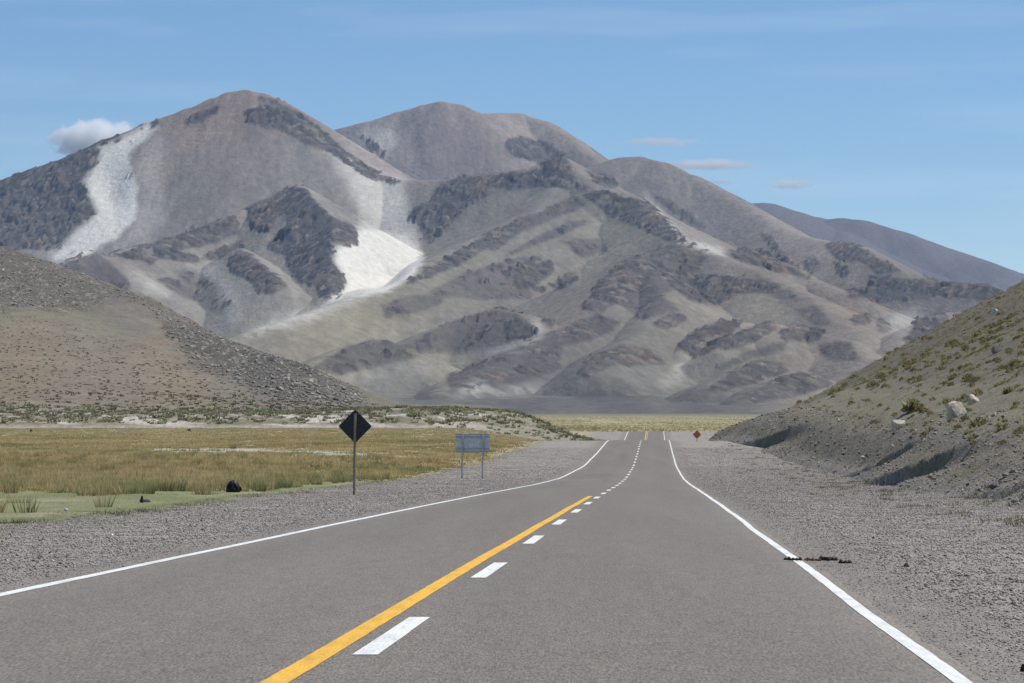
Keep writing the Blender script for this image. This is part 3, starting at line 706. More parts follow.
    g0 = C.mean(-1, keepdims=True) * np.array((1.06, 1.0, .92), np.float32)
    C = C * .62 + g0 * .38
    C = C * (1.30 * (1 + .20 * n1 + .16 * n2 + .20 * n3 + .10 * (u1[..., 2] - .5)))[..., None]
    # scree streaks and gully floors
    C = mixc(C, (.27, .235, .185), sstep(.25, .6, fbm(X / 45, Y / 700, 4, 171)) * .45 * amp * .5 * (1 - rock))
    C = mixc(C, (.10, .088, .078), sstep(.22, .55, fbm(X / 90, Y / 300, 4, 173)) * .25 * amp * (1 - sand))
    dk = np.zeros_like(C); dk[:] = (.084, .076, .073)
    dk *= (1 + .25 * n1 + .25 * n3 + .15 * n2)[..., None]
    d_ = (np.clip(dark, 0, 1) * .85 * (1 - sand * .9))[..., None]
    C = C * (1 - d_) + dk * d_
    sandc = np.zeros_like(C); sandc[:] = (.67, .645, .575)
    sandc *= (1 + .04 * n1 + .05 * n2 + .02 * n3)[..., None]
    s = np.clip(sand * (1 + .35 * n1 * (sand < .9)), 0, 1)[..., None]
    C = C * (1 - s) + sandc * s
    rc = np.zeros_like(C); rc[:] = (.104, .094, .086)
    rc = mixc(rc, (.155, .120, .096), sstep(-.1, .5, fbm(X / 160, Y / 300, 3, 175)))
    rc *= (.66 + .65 * u1[..., 1] + .35 * (u2[..., 2] - .5) + .35 * fbm(X / 14, Y / 50, 4, 177)).clip(.4, 2)[..., None]
    rc = mixc(rc, (.26, .225, .185), sstep(.86, .96, u1[..., 2]) * .6)
    rk = (rock * .92)[..., None]
    C = C * (1 - rk) + rc * rk
    C = np.clip(C, .02, .8)
    mat = terrain_mat('mountain_surface', [((.05, .025, .05), 5, .3, .7, .88, 1.12), ((.16, .07, .16), 3, .3, .7, .92, 1.08)], [((.06, .03, .06), 9, .5)], rough=1.0, spec=.05)
    g = grid_mesh('mountain', X, Y, H, C, mat); g['kind'] = 'structure'
    # far ridge
    px = np.arange(560, 1400, 1.6); Yr = np.geomspace(13600, 17200, 160)
    Y, PX = np.meshgrid(Yr, px, indexing='ij'); X = xpix(PX, Y)
    base = np.full(X.shape, 250.0)
    H, D = ridge_height(X, Y, [(.42, 100, [(560, 230, 15900), (660, 205, 15900), (745, 204, 15900), (762, 203.5, 15900), (778, 208.5, 15900), (795, 215, 15900), (810, 217, 15900), (826, 220, 15850), (840, 219, 15800), (856, 220.5, 15750), (880, 228, 15700), (910, 240, 15650), (940, 252.5, 15650), (970, 265, 15650), (1000, 275, 15650), (1024, 282, 15650), (1120, 318, 15650), (1300, 370, 15650)]),
                              (.36, 60, [(840, 222, 15800), (850, 250, 15000), (900, 290, 14200)]), (.36, 60, [(765, 206, 15900), (790, 250, 15000)]), (.36, 60, [(930, 250, 15650), (960, 285, 14600)])], base)
    H = H + (1 - .8 * np.exp(-(D / 300) ** 2)) * (40 * fbm(X / 500, Y / 1100, 5, 181) + 25 * ridged(X / 350, Y / 1000, 4, 185))
    C = np.zeros(X.shape + (3,), np.float32); C[:] = (.165, .150, .155)  # some of the distance haze is put into this paler, bluish base colour
    C = mixc(C, (.130, .120, .125), sstep(-.1, .4, fbm(X / 300, Y / 900, 4, 187)))
    C = mixc(C, (.20, .15, .115), sstep(.1, .5, fbm(X / 250, Y / 1200, 4, 189)) * .7)
    g = grid_mesh('mountain', X, Y, H, C, mat); g['kind'] = 'structure'
build_mountains()

# ------------------------------------------------------------------ haze
def build_haze():
    x0, x1, y0, y1, z0, z1 = -5800, 5800, -150, 17600, -20, 1480
    v = [(x, y, z) for x in (x0, x1) for y in (y0, y1) for z in (z0, z1)]
    f = [(0, 1, 3, 2), (4, 6, 7, 5), (0, 4, 5, 1), (2, 3, 7, 6), (0, 2, 6, 4), (1, 5, 7, 3)]
    m = bpy.data.materials.new('haze_air'); m.use_nodes = True
    nt = m.node_tree; nt.nodes.remove(nt.nodes['Principled BSDF'])
    pv = nt.nodes.new('ShaderNodeVolumePrincipled')
    pv.inputs['Color'].default_value = (.34, .60, 1.0, 1); pv.inputs['Density'].default_value = 1.55e-5; pv.inputs['Anisotropy'].default_value = 0.1
    nt.links.new(pv.outputs[0], nt.nodes['Material Output'].inputs['Volume'])
    o = link_mesh('haze', np_mesh('haze', v, f), m); o['kind'] = 'stuff'
build_haze()

# ------------------------------------------------------------------ clouds beyond the mountains
def build_cloud(px0, px1, py0, py1, Y, dens, lumps, label, seed, thick=None):
    w = (px1 - px0) / F * Y; h = (py1 - py0) / F * Y; d = thick or max(h, w * .5)
    rr = np.random.default_rng(seed)
    m = bpy.data.materials.new('cloud_vapour'); m.use_nodes = True
    nt = m.node_tree; nt.nodes.remove(nt.nodes['Principled BSDF'])
    N = nt.nodes.new; L = nt.links.new
    pv = N('ShaderNodeVolumePrincipled'); pv.inputs['Color'].default_value = (1, 1, 1, 1); pv.inputs['Anisotropy'].default_value = 0.0
    tc = N('ShaderNodeTexCoord')
    n = N('ShaderNodeTexNoise'); n.inputs['Scale'].default_value = 1.6; n.inputs['Detail'].default_value = 4; n.inputs['Roughness'].default_value = .6
    mp = N('ShaderNodeMapping'); mp.inputs['Scale'].default_value = (2.2 * w / h if lumps else 3.0, 2, 1.2 if lumps else .8); mp.inputs['Location'].default_value = (seed, 0, 0)
    if lumps: mp.inputs['Scale'].default_value = (w / h * 1.3, 1.5, 1.3)
    L(tc.outputs['Object'], mp.inputs['Vector']); L(mp.outputs[0], n.inputs['Vector'])
    ln = N('ShaderNodeVectorMath'); ln.operation = 'LENGTH'; L(tc.outputs['Object'], ln.inputs[0])
    rad = N('ShaderNodeMapRange'); rad.inputs['From Min'].default_value = 0.25; rad.inputs['From Max'].default_value = 1.0; rad.inputs['To Min'].default_value = 0.55 if lumps else .35; rad.inputs['To Max'].default_value = -.35
    L(ln.outputs['Value'], rad.inputs['Value'])
    ad = N('ShaderNodeMath'); ad.operation = 'ADD'; L(n.outputs['Fac'], ad.inputs[0]); L(rad.outputs[0], ad.inputs[1])
    th = N('ShaderNodeMapRange'); th.inputs['From Min'].default_value = 0.5 if lumps else .42; th.inputs['From Max'].default_value = .72 if lumps else .9; th.inputs['To Min'].default_value = 0; th.inputs['To Max'].default_value = dens
    L(ad.outputs[0], th.inputs['Value']); L(th.outputs[0], pv.inputs['Density'])
    L(pv.outputs[0], nt.nodes['Material Output'].inputs['Volume'])
    # unit sphere hull, scaled
    u = np.linspace(0, np.pi, 13); vv = np.linspace(0, 2 * np.pi, 25)[:-1]
    A, B = np.meshgrid(u, vv, indexing='ij')
    V = np.stack([np.sin(A) * np.cos(B), np.sin(A) * np.sin(B), np.cos(A)], -1).reshape(-1, 3)
    fc = []
    for i in range(12):
        for j in range(24):
            fc.append((i * 24 + j, (i + 1) * 24 + j, (i + 1) * 24 + (j + 1) % 24, i * 24 + (j + 1) % 24))
    o = link_mesh('cloud', np_mesh('cloud', V, fc), m)
    o.scale = (w / 2, d / 2, h / 2)
    o.location = (xpix((px0 + px1) / 2, Y), Y, zpix((py0 + py1) / 2, Y))
    tag(o, label, 'cloud')
build_cloud(32, 168, 110, 172, 32000, .013, True, 'small puffy white cloud rising behind the left shoulder of the main peak', 3)
build_cloud(632, 784, 156, 173, 32000, .011, False, 'longest bright thin white cloud streak over the right mountain slope', 5, 500)
build_cloud(594, 728, 135, 149, 32000, .006, False, 'faint thin cloud streak, highest of the wisps right of the middle peaks', 8, 500)
build_cloud(756, 824, 177, 192, 32000, .010, False, 'short thin white wisp, furthest right of the cloud streaks', 11, 400)
build_cloud(694, 746, 178, 187, 32000, .004, False, 'tiny faint wisp just below the longest cloud streak', 14, 300)

# ------------------------------------------------------------------ scatter helpers
def tufts(name, pos, h, w, colr, nb, lean, mat, spread, seed, tipc=1.25, basec=.6):
    """clumps of tapering blades as one mesh"""
    r = np.random.default_rng(seed); n = len(pos)
    P = np.repeat(pos, nb, 0); Hh = np.repeat(h, nb) * r.uniform(.55, 1.1, n * nb); Ww = np.repeat(w, nb) * r.uniform(.6, 1.3, n * nb)
    sp = np.repeat(spread, nb)
    a = r.uniform(0, 2 * np.pi, n * nb); q = np.sqrt(r.random(n * nb)) * sp
    B = P + np.stack([np.cos(a) * q, np.sin(a) * q, np.zeros(n * nb) - .02], -1)
    ln = lean * Hh * r.uniform(.2, 1, n * nb)
    T = B + np.stack([np.cos(a) * ln, np.sin(a) * ln, Hh], -1)
    t = r.uniform(0, np.pi, n * nb); dx = np.stack([np.cos(t), np.sin(t) * .6, np.zeros(n * nb)], -1) * (Ww / 2)[:, None]
    V = np.stack([B - dx, B + dx, T], 1).reshape(-1, 3)
    Fc = np.arange(len(V)).reshape(-1, 3)
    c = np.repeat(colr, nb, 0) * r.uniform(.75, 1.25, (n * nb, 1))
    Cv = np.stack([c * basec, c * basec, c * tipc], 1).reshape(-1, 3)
    return link_mesh(name, np_mesh(name, V, Fc, Cv), mat)
OCT_V = np.array([(1, 0, 0), (-1, 0, 0), (0, 1, 0), (0, -1, 0), (0, 0, 1), (0, 0, -1)], float)
OCT_F = np.array([(0, 2, 4), (2, 1, 4), (1, 3, 4), (3, 0, 4), (2, 0, 5), (1, 2, 5), (3, 1, 5), (0, 3, 5)])
def pebbles(name, pos, size, colr, mat, seed):
    r = np.random.default_rng(seed); n = len(pos)
    V = np.repeat(OCT_V[None], n, 0) * r.uniform(.6, 1.3, (n, 6, 1)) * size[:, None, None]
    V = V + r.normal(0, .22, (n, 6, 3)) * size[:, None, None]
    V[..., 2] *= r.uniform(.5, .95, (n, 1))
    a = r.uniform(0, 6.28, n); ca, sa = np.cos(a)[:, None], np.sin(a)[:, None]
    x = V[..., 0] * ca - V[..., 1] * sa; y = V[..., 0] * sa + V[..., 1] * ca
    V = np.stack([x, y, V[..., 2]], -1) + pos[:, None, :]
    Fc = (OCT_F[None] + 6 * np.arange(n)[:, None, None]).reshape(-1, 3)
    return link_mesh(name, np_mesh(name, V.reshape(-1, 3), Fc, np.repeat(colr, 6, 0)), mat)
stone_mat = attr_mat('stone', .9, .2)
grass_mat = attr_mat('dry_grass', .85, .15, .35)
shrub_mat = attr_mat('shrub_leaf', .85, .15, .4)

# ------------------------------------------------------------------ gravel on the two shoulders
def build_gravel():
    r = np.random.default_rng(21)
    def sample(n, side):
        Y = np.exp(r.uniform(np.log(14), np.log(330), n))
        if side < 0:
            o = -(3.72 + r.random(n) ** .9 * (-gravel_edge_left(Y) - 3.2))
        else:
            o = 3.72 + r.random(n) * 10.5
        return o, Y
    O, YY = [], []
    for s, n in ((-1, 170000), (1, 260000)):
        o, y = sample(n, s); O.append(o); YY.append(y)
    o = np.concatenate(O); Y = np.concatenate(YY); X = xc(Y) + o
    sl = np.abs(X / Y) < .2
    o, Y, X = o[sl], Y[sl], X[sl]
    z = ground_z(X, Y)
    z = np.where(o > 7, np.maximum(z, hillR_z(X, Y)), z)
    n = len(X)
    size = np.clip(r.lognormal(np.log(.0085), .36, n), .004, .032) * np.clip(1 + Y / 200, 1, 2.0) * (.45 + .55 * sstep(3.7, 5.0, np.abs(o)))
    pal = np.array([(.38, .35, .31), (.29, .265, .232), (.19, .178, .162), (.43, .375, .33), (.56, .53, .475), (.34, .265, .22), (.32, .308, .287), (.09, .085, .078)])
    c = pal[r.choice(len(pal), n, p=[.24, .22, .13, .12, .07, .08, .10, .04])] * r.uniform(.8, 1.2, (n, 1))
    g = pebbles('gravel', np.stack([X, Y, z + size * .25], -1), size, c, stone_mat, 22); g['kind'] = 'stuff'
    # stones on the cut bank
    n = 26000
    Y = np.exp(r.uniform(np.log(14), np.log(480), n)); o = 7.5 + r.random(n) ** 1.3 * 12; X = xc(Y) + o
    z = hillR_z(X, Y); k = z > ground_z(X, Y, False) + .05
    X, Y, z, o = X[k], Y[k], z[k], o[k]; n = len(X)
    size = np.clip(r.lognormal(np.log(.035), .55, n), .015, .16) * np.clip(.6 + Y / 260, 1, 1.8)
    c = pal[r.choice(len(pal), n, p=[.2, .24, .2, .1, .07, .07, .07, .05])] * r.uniform(.55, .95, (n, 1))
    g = pebbles('bank_stones', np.stack([X, Y, z + size * .2], -1), size, c, stone_mat, 23); g['kind'] = 'stuff'
build_gravel()

# ------------------------------------------------------------------ grass field on the left
BAG = ray_hit(233, 492.5)
def build_grass():
    r = np.random.default_rng(31)
    n = 150000
    Y = np.exp(r.uniform(np.log(98), np.log(492), n)); u = r.uniform(-.20, .03, n); X = u * Y
    o = X - xc(Y); n2 = fbm(X / 14.0, Y / 40.0, 4, 45); n1 = fbm(X / 3.0, Y / 9.0, 4, 41)
    ge = gravel_edge_left(Y) + 1.6 * n1 + .9 * n2
    px = 512 + u * F
    tall = sstep(102, 126, Y + 26 * n2 + 16 * n1 + 14 * fbm(X / 1.6, Y / 60, 3, 207)) * lerp(sstep(2.5, 8.0, ge - o), 1, sstep(160, 200, Y))
    salt = np.exp(-((Y - (276 - 0.10 * (px - 250)) - 26 * n2) / 24) ** 2) * sstep(90, 190, px + 70 * n2) * sstep(420, 330, px + 60 * n2)
    bare = sstep(.18, .42, fbm(X / 4.5, Y / 14, 4, 57)) * sstep(150, 125, Y)
    patch = fbm(X / 2.6, Y / 6.5, 3, 189)
    keep = (o < ge - .5) & (r.random(n) < sstep(-.32, .10, patch) * .9 + .12) & (r.random(n) < tall) & (r.random(n) > salt * (1.15 + 1.3 * n1)) & (r.random(n) > bare * .95) & (r.random(n) < sstep(.0, 3.5, ge - o) + .15)
    X, Y, o, n1, n2, px = X[keep], Y[keep], o[keep], n1[keep], n2[keep], px[keep]
    n = len(X)
    clump = fbm(X / 3.2, Y / 8, 3, 191)
    h = (.20 + .34 * clump + .10 * r.random(n)) * np.interp(Y, [100, 140, 200, 500], [1.25, 1.25, .9, .75]); h = np.clip(h, .08, .6)
    w = .018 + Y * .00022
    tan = np.array((.64, .53, .28)); rust = np.array((.58, .43, .22)); green = np.array((.33, .34, .15)); yel = np.array((.62, .54, .32))
    a = fbm(X / 18, Y / 30, 3, 193); b = fbm(X / 12, Y / 26, 3, 195)
    c = tan[None] + (rust - tan)[None] * sstep(-.25, .3, a)[:, None]
    c = c + (green - c) * (sstep(-.02, .32, b) * .85)[:, None]
    c = c + (green * 1.1 - c) * (np.exp(-((Y - 118) / 11) ** 2) * sstep(-.2, .2, clump) * .7)[:, None]
    c = c + (yel - c) * (sstep(330, 440, Y) * .55 * (.5 + r.random(n)))[:, None]
    k = ~((np.abs(X - BAG[0]) < .55) & (Y > BAG[1] - 5) & (Y < BAG[1] + .35))
    X, Y, h, w, c = X[k], Y[k], h[k], w[k], c[k]
    z = ground_z(X, Y)
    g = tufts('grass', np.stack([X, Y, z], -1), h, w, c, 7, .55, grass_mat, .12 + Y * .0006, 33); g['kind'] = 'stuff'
    n = 3400
    Y = np.exp(r.uniform(np.log(62), np.log(300), n)); u = r.uniform(-.19, .0, n); X = u * Y; o = X - xc(Y)
    n1 = fbm(X / 3.0, Y / 9.0, 4, 41); n2 = fbm(X / 14.0, Y / 40.0, 4, 45)
    k = (o < gravel_edge_left(Y) + 1.6 * n1 + .9 * n2 - 1.6) & (r.random(n) < sstep(102, 126, Y + 26 * n2 + 16 * n1 + 14 * fbm(X / 1.6, Y / 60, 3, 207)) + .06) & (np.exp(-((Y - 276) / 24) ** 2) < .4) & (np.hypot(X - BAG[0], (Y - BAG[1]) / 5) > .8) & ~((Y < 106) & (u > -.128) & (u < -.108))
    X, Y = X[k], Y[k]; n = len(X)
    c = np.where(r.random((n, 1)) < .5, tan, np.where(r.random((n, 1)) < .5, green, rust)) * r.uniform(.65, 1.1, (n, 1))
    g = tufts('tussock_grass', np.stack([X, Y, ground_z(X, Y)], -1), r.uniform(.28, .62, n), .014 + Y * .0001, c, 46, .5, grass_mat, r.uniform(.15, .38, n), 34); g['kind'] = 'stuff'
    # short turf by the gravel and fringe weeds
    n = 60000
    Y = np.exp(r.uniform(np.log(30), np.log(330), n)); u = r.uniform(-.20, .03, n); X = u * Y; o = X - xc(Y)
    n1 = fbm(X / 3.0, Y / 9.0, 4, 41); n2 = fbm(X / 14.0, Y / 40.0, 4, 45); ge = gravel_edge_left(Y) + 1.6 * n1 + .9 * n2
    d = ge - o
    fr = np.exp(-((d - .1) / .7) ** 2) * (fbm(X / 1.1, Y / 3, 3, 197) > .12)
    k = ((d > -.2) & ((Y < 125) | ((d < 7) & (Y < 190)))) | (r.random(n) < fr * .8)
    X, Y, n2, d, fr = X[k], Y[k], n2[k], d[k], fr[k]; n = len(X)
    h = np.clip(.02 + .025 * r.random(n) + .12 * fr * r.random(n), .02, .2)
    c = np.array((.295, .30, .155))[None] * np.ones((n, 1)); c = c + (np.array((.36, .31, .17)) - c) * (r.random(n) * .6)[:, None]
    c = c + (np.array((.09, .095, .035)) - c) * (fr * .7)[:, None]
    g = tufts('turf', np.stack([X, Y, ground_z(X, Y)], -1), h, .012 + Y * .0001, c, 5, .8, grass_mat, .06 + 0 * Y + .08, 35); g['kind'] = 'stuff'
    # sparse weeds at the foot of the right bank
    n = 5000
    Y = np.exp(r.uniform(np.log(50), np.log(430), n)); o = r.normal(12.6, 3.0, n); X = xc(Y) + o
    cl = fbm(X / 2.2, Y / 6, 3, 199); k = (cl > .12) & (o > 7)
    X, Y = X[k], Y[k]; n = len(X)
    z = np.maximum(ground_z(X, Y), hillR_z(X, Y))
    c = np.array((.15, .145, .055))[None] * r.uniform(.8, 1.2, (n, 1))
    g = tufts('weeds', np.stack([X, Y, z], -1), r.uniform(.05, .16, n), .012 + Y * .0001, c, 14, .8, grass_mat, np.full(n, .16), 37); g['kind'] = 'stuff'
    # yellow bunch grass of the far plain
    n = 9000
    Y = np.exp(r.uniform(np.log(690), np.log(2600), n)); u = r.uniform(-.06, .10, n); X = u * Y
    c = np.array((.80, .68, .38))[None] * r.uniform(.6, 1.15, (n, 1)); c = c + (np.array((.20, .17, .09)) - c) * (sstep(-.1, .5, fbm(X / 50, Y / 260, 4, 61)) * .7)[:, None]
    g = tufts('bunch_grass', np.stack([X, Y, ground_z(X, Y)], -1), r.uniform(.25, .6, n), .25 + 0 * Y, c, 6, .6, grass_mat, np.full(n, .5), 39); g['kind'] = 'stuff'
build_grass()

# ------------------------------------------------------------------ shrubs
def shrub_arrays(seed, n=150, olive=.5, flat=.75):
    r = np.random.default_rng(seed)
    th = r.uniform(0, 2 * np.pi, n); cz = r.uniform(0.0, 1, n); rad = r.uniform(.55, 1.05, n)
    lob = 1 + .25 * np.sin(th * 3 + seed) + .15 * np.sin(th * 5 + 2 * seed)
    s = np.sqrt(1 - cz ** 2)
    P = np.stack([np.cos(th) * s * rad * lob, np.sin(th) * s * rad * lob, cz * rad * flat * (1 + .15 * np.sin(th * 2 + seed))], -1) * .5
    out = P / np.linalg.norm(P, axis=1, keepdims=True)
    d1 = np.cross(out, r.normal(0, 1, (n, 3))); d1 /= np.linalg.norm(d1, axis=1, keepdims=True)
    L = r.uniform(.10, .22, n)[:, None]
    tip = P + (out * .8 + d1 * .5 + r.normal(0, .25, (n, 3))) * L
    tip[:, 2] = np.maximum(tip[:, 2], .02)
    V = np.stack([P - d1 * L * .45, P + d1 * L * .45, tip], 1).reshape(-1, 3)
    V[:, 2] = np.maximum(V[:, 2], -.03)
    g = np.array((.27, .25, .115)); y = np.array((.46, .385, .18)); k = np.array((.17, .15, .085))
    m = r.random(n)[:, None]
    c = np.where(m < .45, g, np.where(m < .45 + olive * .6, y, k)) * r.uniform(.75, 1.25, (n, 1))
    C = np.repeat(c, 3, 0)
    return V, C
SHV = [shrub_arrays(s, 160, olive=.3 + .1 * (s % 4)) for s in range(6)]
SHM = [np_mesh('shrub', V, np.arange(len(V)).reshape(-1, 3), C) for V, C in SHV]
for m_ in SHM: m_.materials.append(shrub_mat)
def build_shrubs():
    r = np.random.default_rng(51)
    N = 46000
    Y = np.exp(r.uniform(np.log(70), np.log(640), N)); o = 13 + r.random(N) ** .8 * 95; X = xc(Y) + o
    bench = (o < 25)
    dens = np.where(bench, .15, .44) * sstep(-.8, .3, fbm(X / 12, Y / 12, 3, 201)); dens *= (o > bank_o(Y) + 2.5)
    k = (r.random(N) < dens) & (np.abs(X / Y) < .2) & (hillR_z(X, Y) > ground_z(X, Y, False) + 1)
    X, Y, o = X[k], Y[k], o[k]
    z = hillR_z(X, Y); n = len(X)
    size = np.clip(r.lognormal(np.log(.52), .36, n), .25, 1.5) * np.where(o < 26, .75, 1.0)
    vis = (X / Y < .166)
    pxs = size / Y * np.where(vis, 1, 0)
    order = np.argsort(-pxs)
    top = [i for i in order[:290]]
    for q, i in enumerate(top):
        ob = bpy.data.objects.new('shrub', SHM[q % 6]); col.objects.link(ob)
        ob.location = (X[i], Y[i], z[i] - .03); ob.scale = (size[i], size[i] * r.uniform(.8, 1.1), size[i] * r.uniform(1.0, 1.45)); ob.rotation_euler = (0, 0, r.uniform(0, 6.28))
        tag(ob, 'small rounded olive shrub among the many scattered over the stony hillside right of the road', 'shrub', 'shrubs on the right hillside')
    rest = order[290:]
    Vs, Cs = [], []
    small = [shrub_arrays(60 + s, 60, olive=.3 + .1 * s) for s in range(4)]
    for q, i in enumerate(rest):
        V, C = small[q % 4]; a = r.uniform(0, 6.28); ca, sa = math.cos(a), math.sin(a); s = size[i]
        W = np.stack([V[:, 0] * ca - V[:, 1] * sa, V[:, 0] * sa + V[:, 1] * ca, V[:, 2] * 1.25], -1) * s + (X[i], Y[i], z[i] - .03)
        Vs.append(W); Cs.append(C)
    V = np.concatenate(Vs); C = np.concatenate(Cs)
    g = link_mesh('hillside_scrub', np_mesh('hillside_scrub', V, np.arange(len(V)).reshape(-1, 3), C), shrub_mat); g['kind'] = 'stuff'
    # the one broad bush on the bench
    def bush(px, py, s, label):
        x, y, zz = ray_hit(px, py)
        V, C = shrub_arrays(77 + int(px), 420, .55, .72)
        ob = link_mesh('bush', np_mesh('bush', V, np.arange(len(V)).reshape(-1, 3), C), shrub_mat)
        ob.location = (x, y, zz - .03); ob.scale = (s, s, s * 1.45); tag(ob, label, 'bush')
    bush(914, 412, 1.4, 'broadest yellow-olive bush on the bench of the right hill, left of the large pale boulder')
    bush(924, 412.5, .55, 'rounded tan bush touching the right side of the broadest bush on the right hill')
    bush(930, 414.5, .42, 'small brown bush just right of the two joined bushes on the right hill bench')
    bush(1009, 393, .62, 'olive bush right of the small pale boulder near the right edge')
    # bushes along the salt bank at the foot of the left hill
    Xg, Yg, Zg, t2, t3, PXg, pyg, rkg = HL
    cand = np.argwhere((t2 > .10) & (t3 < .035) & (PXg > -60) & (PXg < 605))
    r.shuffle(cand)
    cnt = 0
    V0, C0 = shrub_arrays(91, 90, .1, .6); C0 = C0 * np.array((1.1, 1.45, 1.5))
    V1, C1 = shrub_arrays(92, 90, .2, .6); C1 = C1 * np.array((1.25, 1.45, 1.5))
    bm = [np_mesh('bank_shrub', V, np.arange(len(V)).reshape(-1, 3), C) for V, C in ((V0, C0), (V1, C1))]
    for m_ in bm: m_.materials.append(shrub_mat)
    for (i, j) in cand:
        x, y = Xg[i, j], Yg[i, j]
        if fbm(np.array([x / 9.0]), np.array([y / 12.0]), 2, 203)[0] < -.22: continue
        ob = bpy.data.objects.new('bank_shrub', bm[cnt % 2]); col.objects.link(ob)
        s = float(np.clip(r.lognormal(np.log(1.25), .5), .5, 3.2))
        ob.location = (x, y, Zg[i, j] - .1); ob.scale = (s * 1.25, s, s * .62); ob.rotation_euler = (0, 0, r.uniform(0, 6.28))
        tag(ob, 'low dark green bush among the many along the pale salt bank behind the grass', 'shrub', 'bushes along the salt bank')
        cnt += 1
        if cnt >= 290: break
    cand = np.argwhere((t2 > .12) & (t3 < .05) & (PXg > -120) & (PXg < 600)); r.shuffle(cand); c2 = np.argwhere((t2 <= .3) & (PXg > 430) & (PXg < 612)); r.shuffle(c2); cand = np.concatenate([cand[:1300], c2[:110]])
    pos = np.stack([Xg[cand[:, 0], cand[:, 1]], Yg[cand[:, 0], cand[:, 1]], Zg[cand[:, 0], cand[:, 1]]], -1); n = len(pos)
    pos[:, 0] += r.normal(0, .15, n)
    c = np.array((.27, .265, .155))[None] * r.uniform(.6, 1.25, (n, 1))
    g = tufts('bank_scrub', pos, r.uniform(.2, .65, n), np.full(n, .28), c, 14, 1.0, shrub_mat, r.uniform(.3, .8, n), 57); g['kind'] = 'stuff'
    # low scrub dots up the apron and rocks
    cand = np.argwhere((t3 > .02) & (t3 < .55) & (PXg > -120) & (PXg < 520)); r.shuffle(cand); cand = cand[:3000]
    pos = np.stack([Xg[cand[:, 0], cand[:, 1]], Yg[cand[:, 0], cand[:, 1]], Zg[cand[:, 0], cand[:, 1]]], -1)
    pos[:, 0] += r.normal(0, .4, len(pos)); n = len(pos)
    c = np.array((.18, .155, .09))[None] * r.uniform(.7, 1.3, (n, 1))
    g = tufts('apron_scrub', pos, r.uniform(.2, .5, n), np.full(n, .25), c, 9, .8, shrub_mat, np.full(n, .35), 53); g['kind'] = 'stuff'
    cand = np.argwhere((rkg > .35) & (t3 > .1) & (t3 < 1.0) & (PXg > -120) & (PXg < 400)); r.shuffle(cand); cand = cand[:9000]
    pos = np.stack([Xg[cand[:, 0], cand[:, 1]], Yg[cand[:, 0], cand[:, 1]], Zg[cand[:, 0], cand[:, 1]] + .1], -1); n = len(pos)
    c = np.array((.26, .24, .205))[None] * r.uniform(.45, 1.6, (n, 1))
    g = pebbles('scree', pos, np.clip(r.lognormal(np.log(.24), .55, n), .12, 1.1), c, stone_mat, 55); g['kind'] = 'stuff'
build_shrubs()

# ------------------------------------------------------------------ boulders and stones
def rock_mesh(name, seed, mat, cuts=7, sub=3, rough=.05):
    import bmesh
    bm = bmesh.new(); bmesh.ops.create_icosphere(bm, subdivisions=sub, radius=1)
    r = np.random.default_rng(seed)
    pl = []
    for _ in range(cuts):
        n = r.normal(0, 1, 3); n[2] = abs(n[2]) * .6; n /= np.linalg.norm(n); pl.append((n, r.uniform(.5, .82)))
    for v in bm.verts:
        p = np.array(v.co)
        for n, d in pl:
            e = p @ n - d
            if e > 0: p = p - n * e * .93
        p = p * (1 + rough * math.sin(p[0] * 9 + seed) * math.sin(p[1] * 8 + 2 * seed) * math.cos(p[2] * 7))
        v.co = p
    me = bpy.data.meshes.new(name); bm.to_mesh(me); bm.free()
    return link_mesh(name, me, mat)
pale_rock = flat_mat('pale_boulder', (.52, .46, .38), .9, .2, 0, 3.0, .4)
grey_rock = flat_mat('grey_stone', (.24, .22, .20), .9, .2, 0, 3.0, .4)
dark_rock = flat_mat('dark_stone', (.045, .042, .04), .9, .2, 0, 3.0, .4)
white_rock = flat_mat('white_stone', (.62, .60, .55), .9, .2, 0, 3.0, .15)
def place_rock(px, py, sx, sz, mat, seed, label, name='boulder', cat='boulder', rz=0.0, cuts=7):
    x, y, z = ray_hit(px, py)
    o = rock_mesh(name, seed, mat, cuts)
    o.scale = (sx / F * y * .5 / .8, sx / F * y * .5 / .8, sz / F * y / 1.35)
    o.location = (x, y, z + sz / F * y * .28); o.rotation_euler = (0, 0, rz)
    return tag(o, label, cat)
place_rock(955, 417.5, 23, 16, pale_rock, 5, 'large angular cream boulder on the bench of the right hill, right of the broad bush', rz=.6)
place_rock(973, 403.5, 10, 10, pale_rock, 9, 'small pointed pale boulder with dark left face, up right of the large cream boulder', rz=1.4)
place_rock(898, 429.5, 13, 12, pale_rock, 14, 'rounded grey-cream boulder near the lip of the bank, below the broad bush', rz=2.0)
place_rock(995, 313, 6, 6, white_rock, 18, 'pale stone high on the right hillside, the topmost of its light stones')
place_rock(997, 352, 9, 7, grey_rock, 21, 'dark grey rock with pale top on the right hillside below the topmost pale stone')
place_rock(147, 502.5, 12, 6, grey_rock, 25, 'flat grey rock on the turf edge beside the left gravel shoulder', rz=.3)
place_rock(142, 503.5, 4, 8, dark_rock, 27, 'narrow dark piece added as the shaded left end of the flat grey rock')  # the flat rock's shaded end, made as a separate dark-coloured piece
place_rock(66, 510, 4, 2.2, white_rock, 29, 'small white stone lying out on the short green turf', 'stone', 'stone')
place_rock(119, 508, 3, 2.2, white_rock, 31, 'small white stone at the gravel edge, left of the flat grey rock', 'stone', 'stone')
place_rock(906.5, 567, 6, 4.5, dark_rock, 33, 'fist sized black stone on the right gravel shoulder, right of the rubber scraps', 'stone', 'stone')
place_rock(1023, 672, 6, 8, dark_rock, 35, 'black stone at the lower right picture edge on the gravel', 'stone', 'stone')
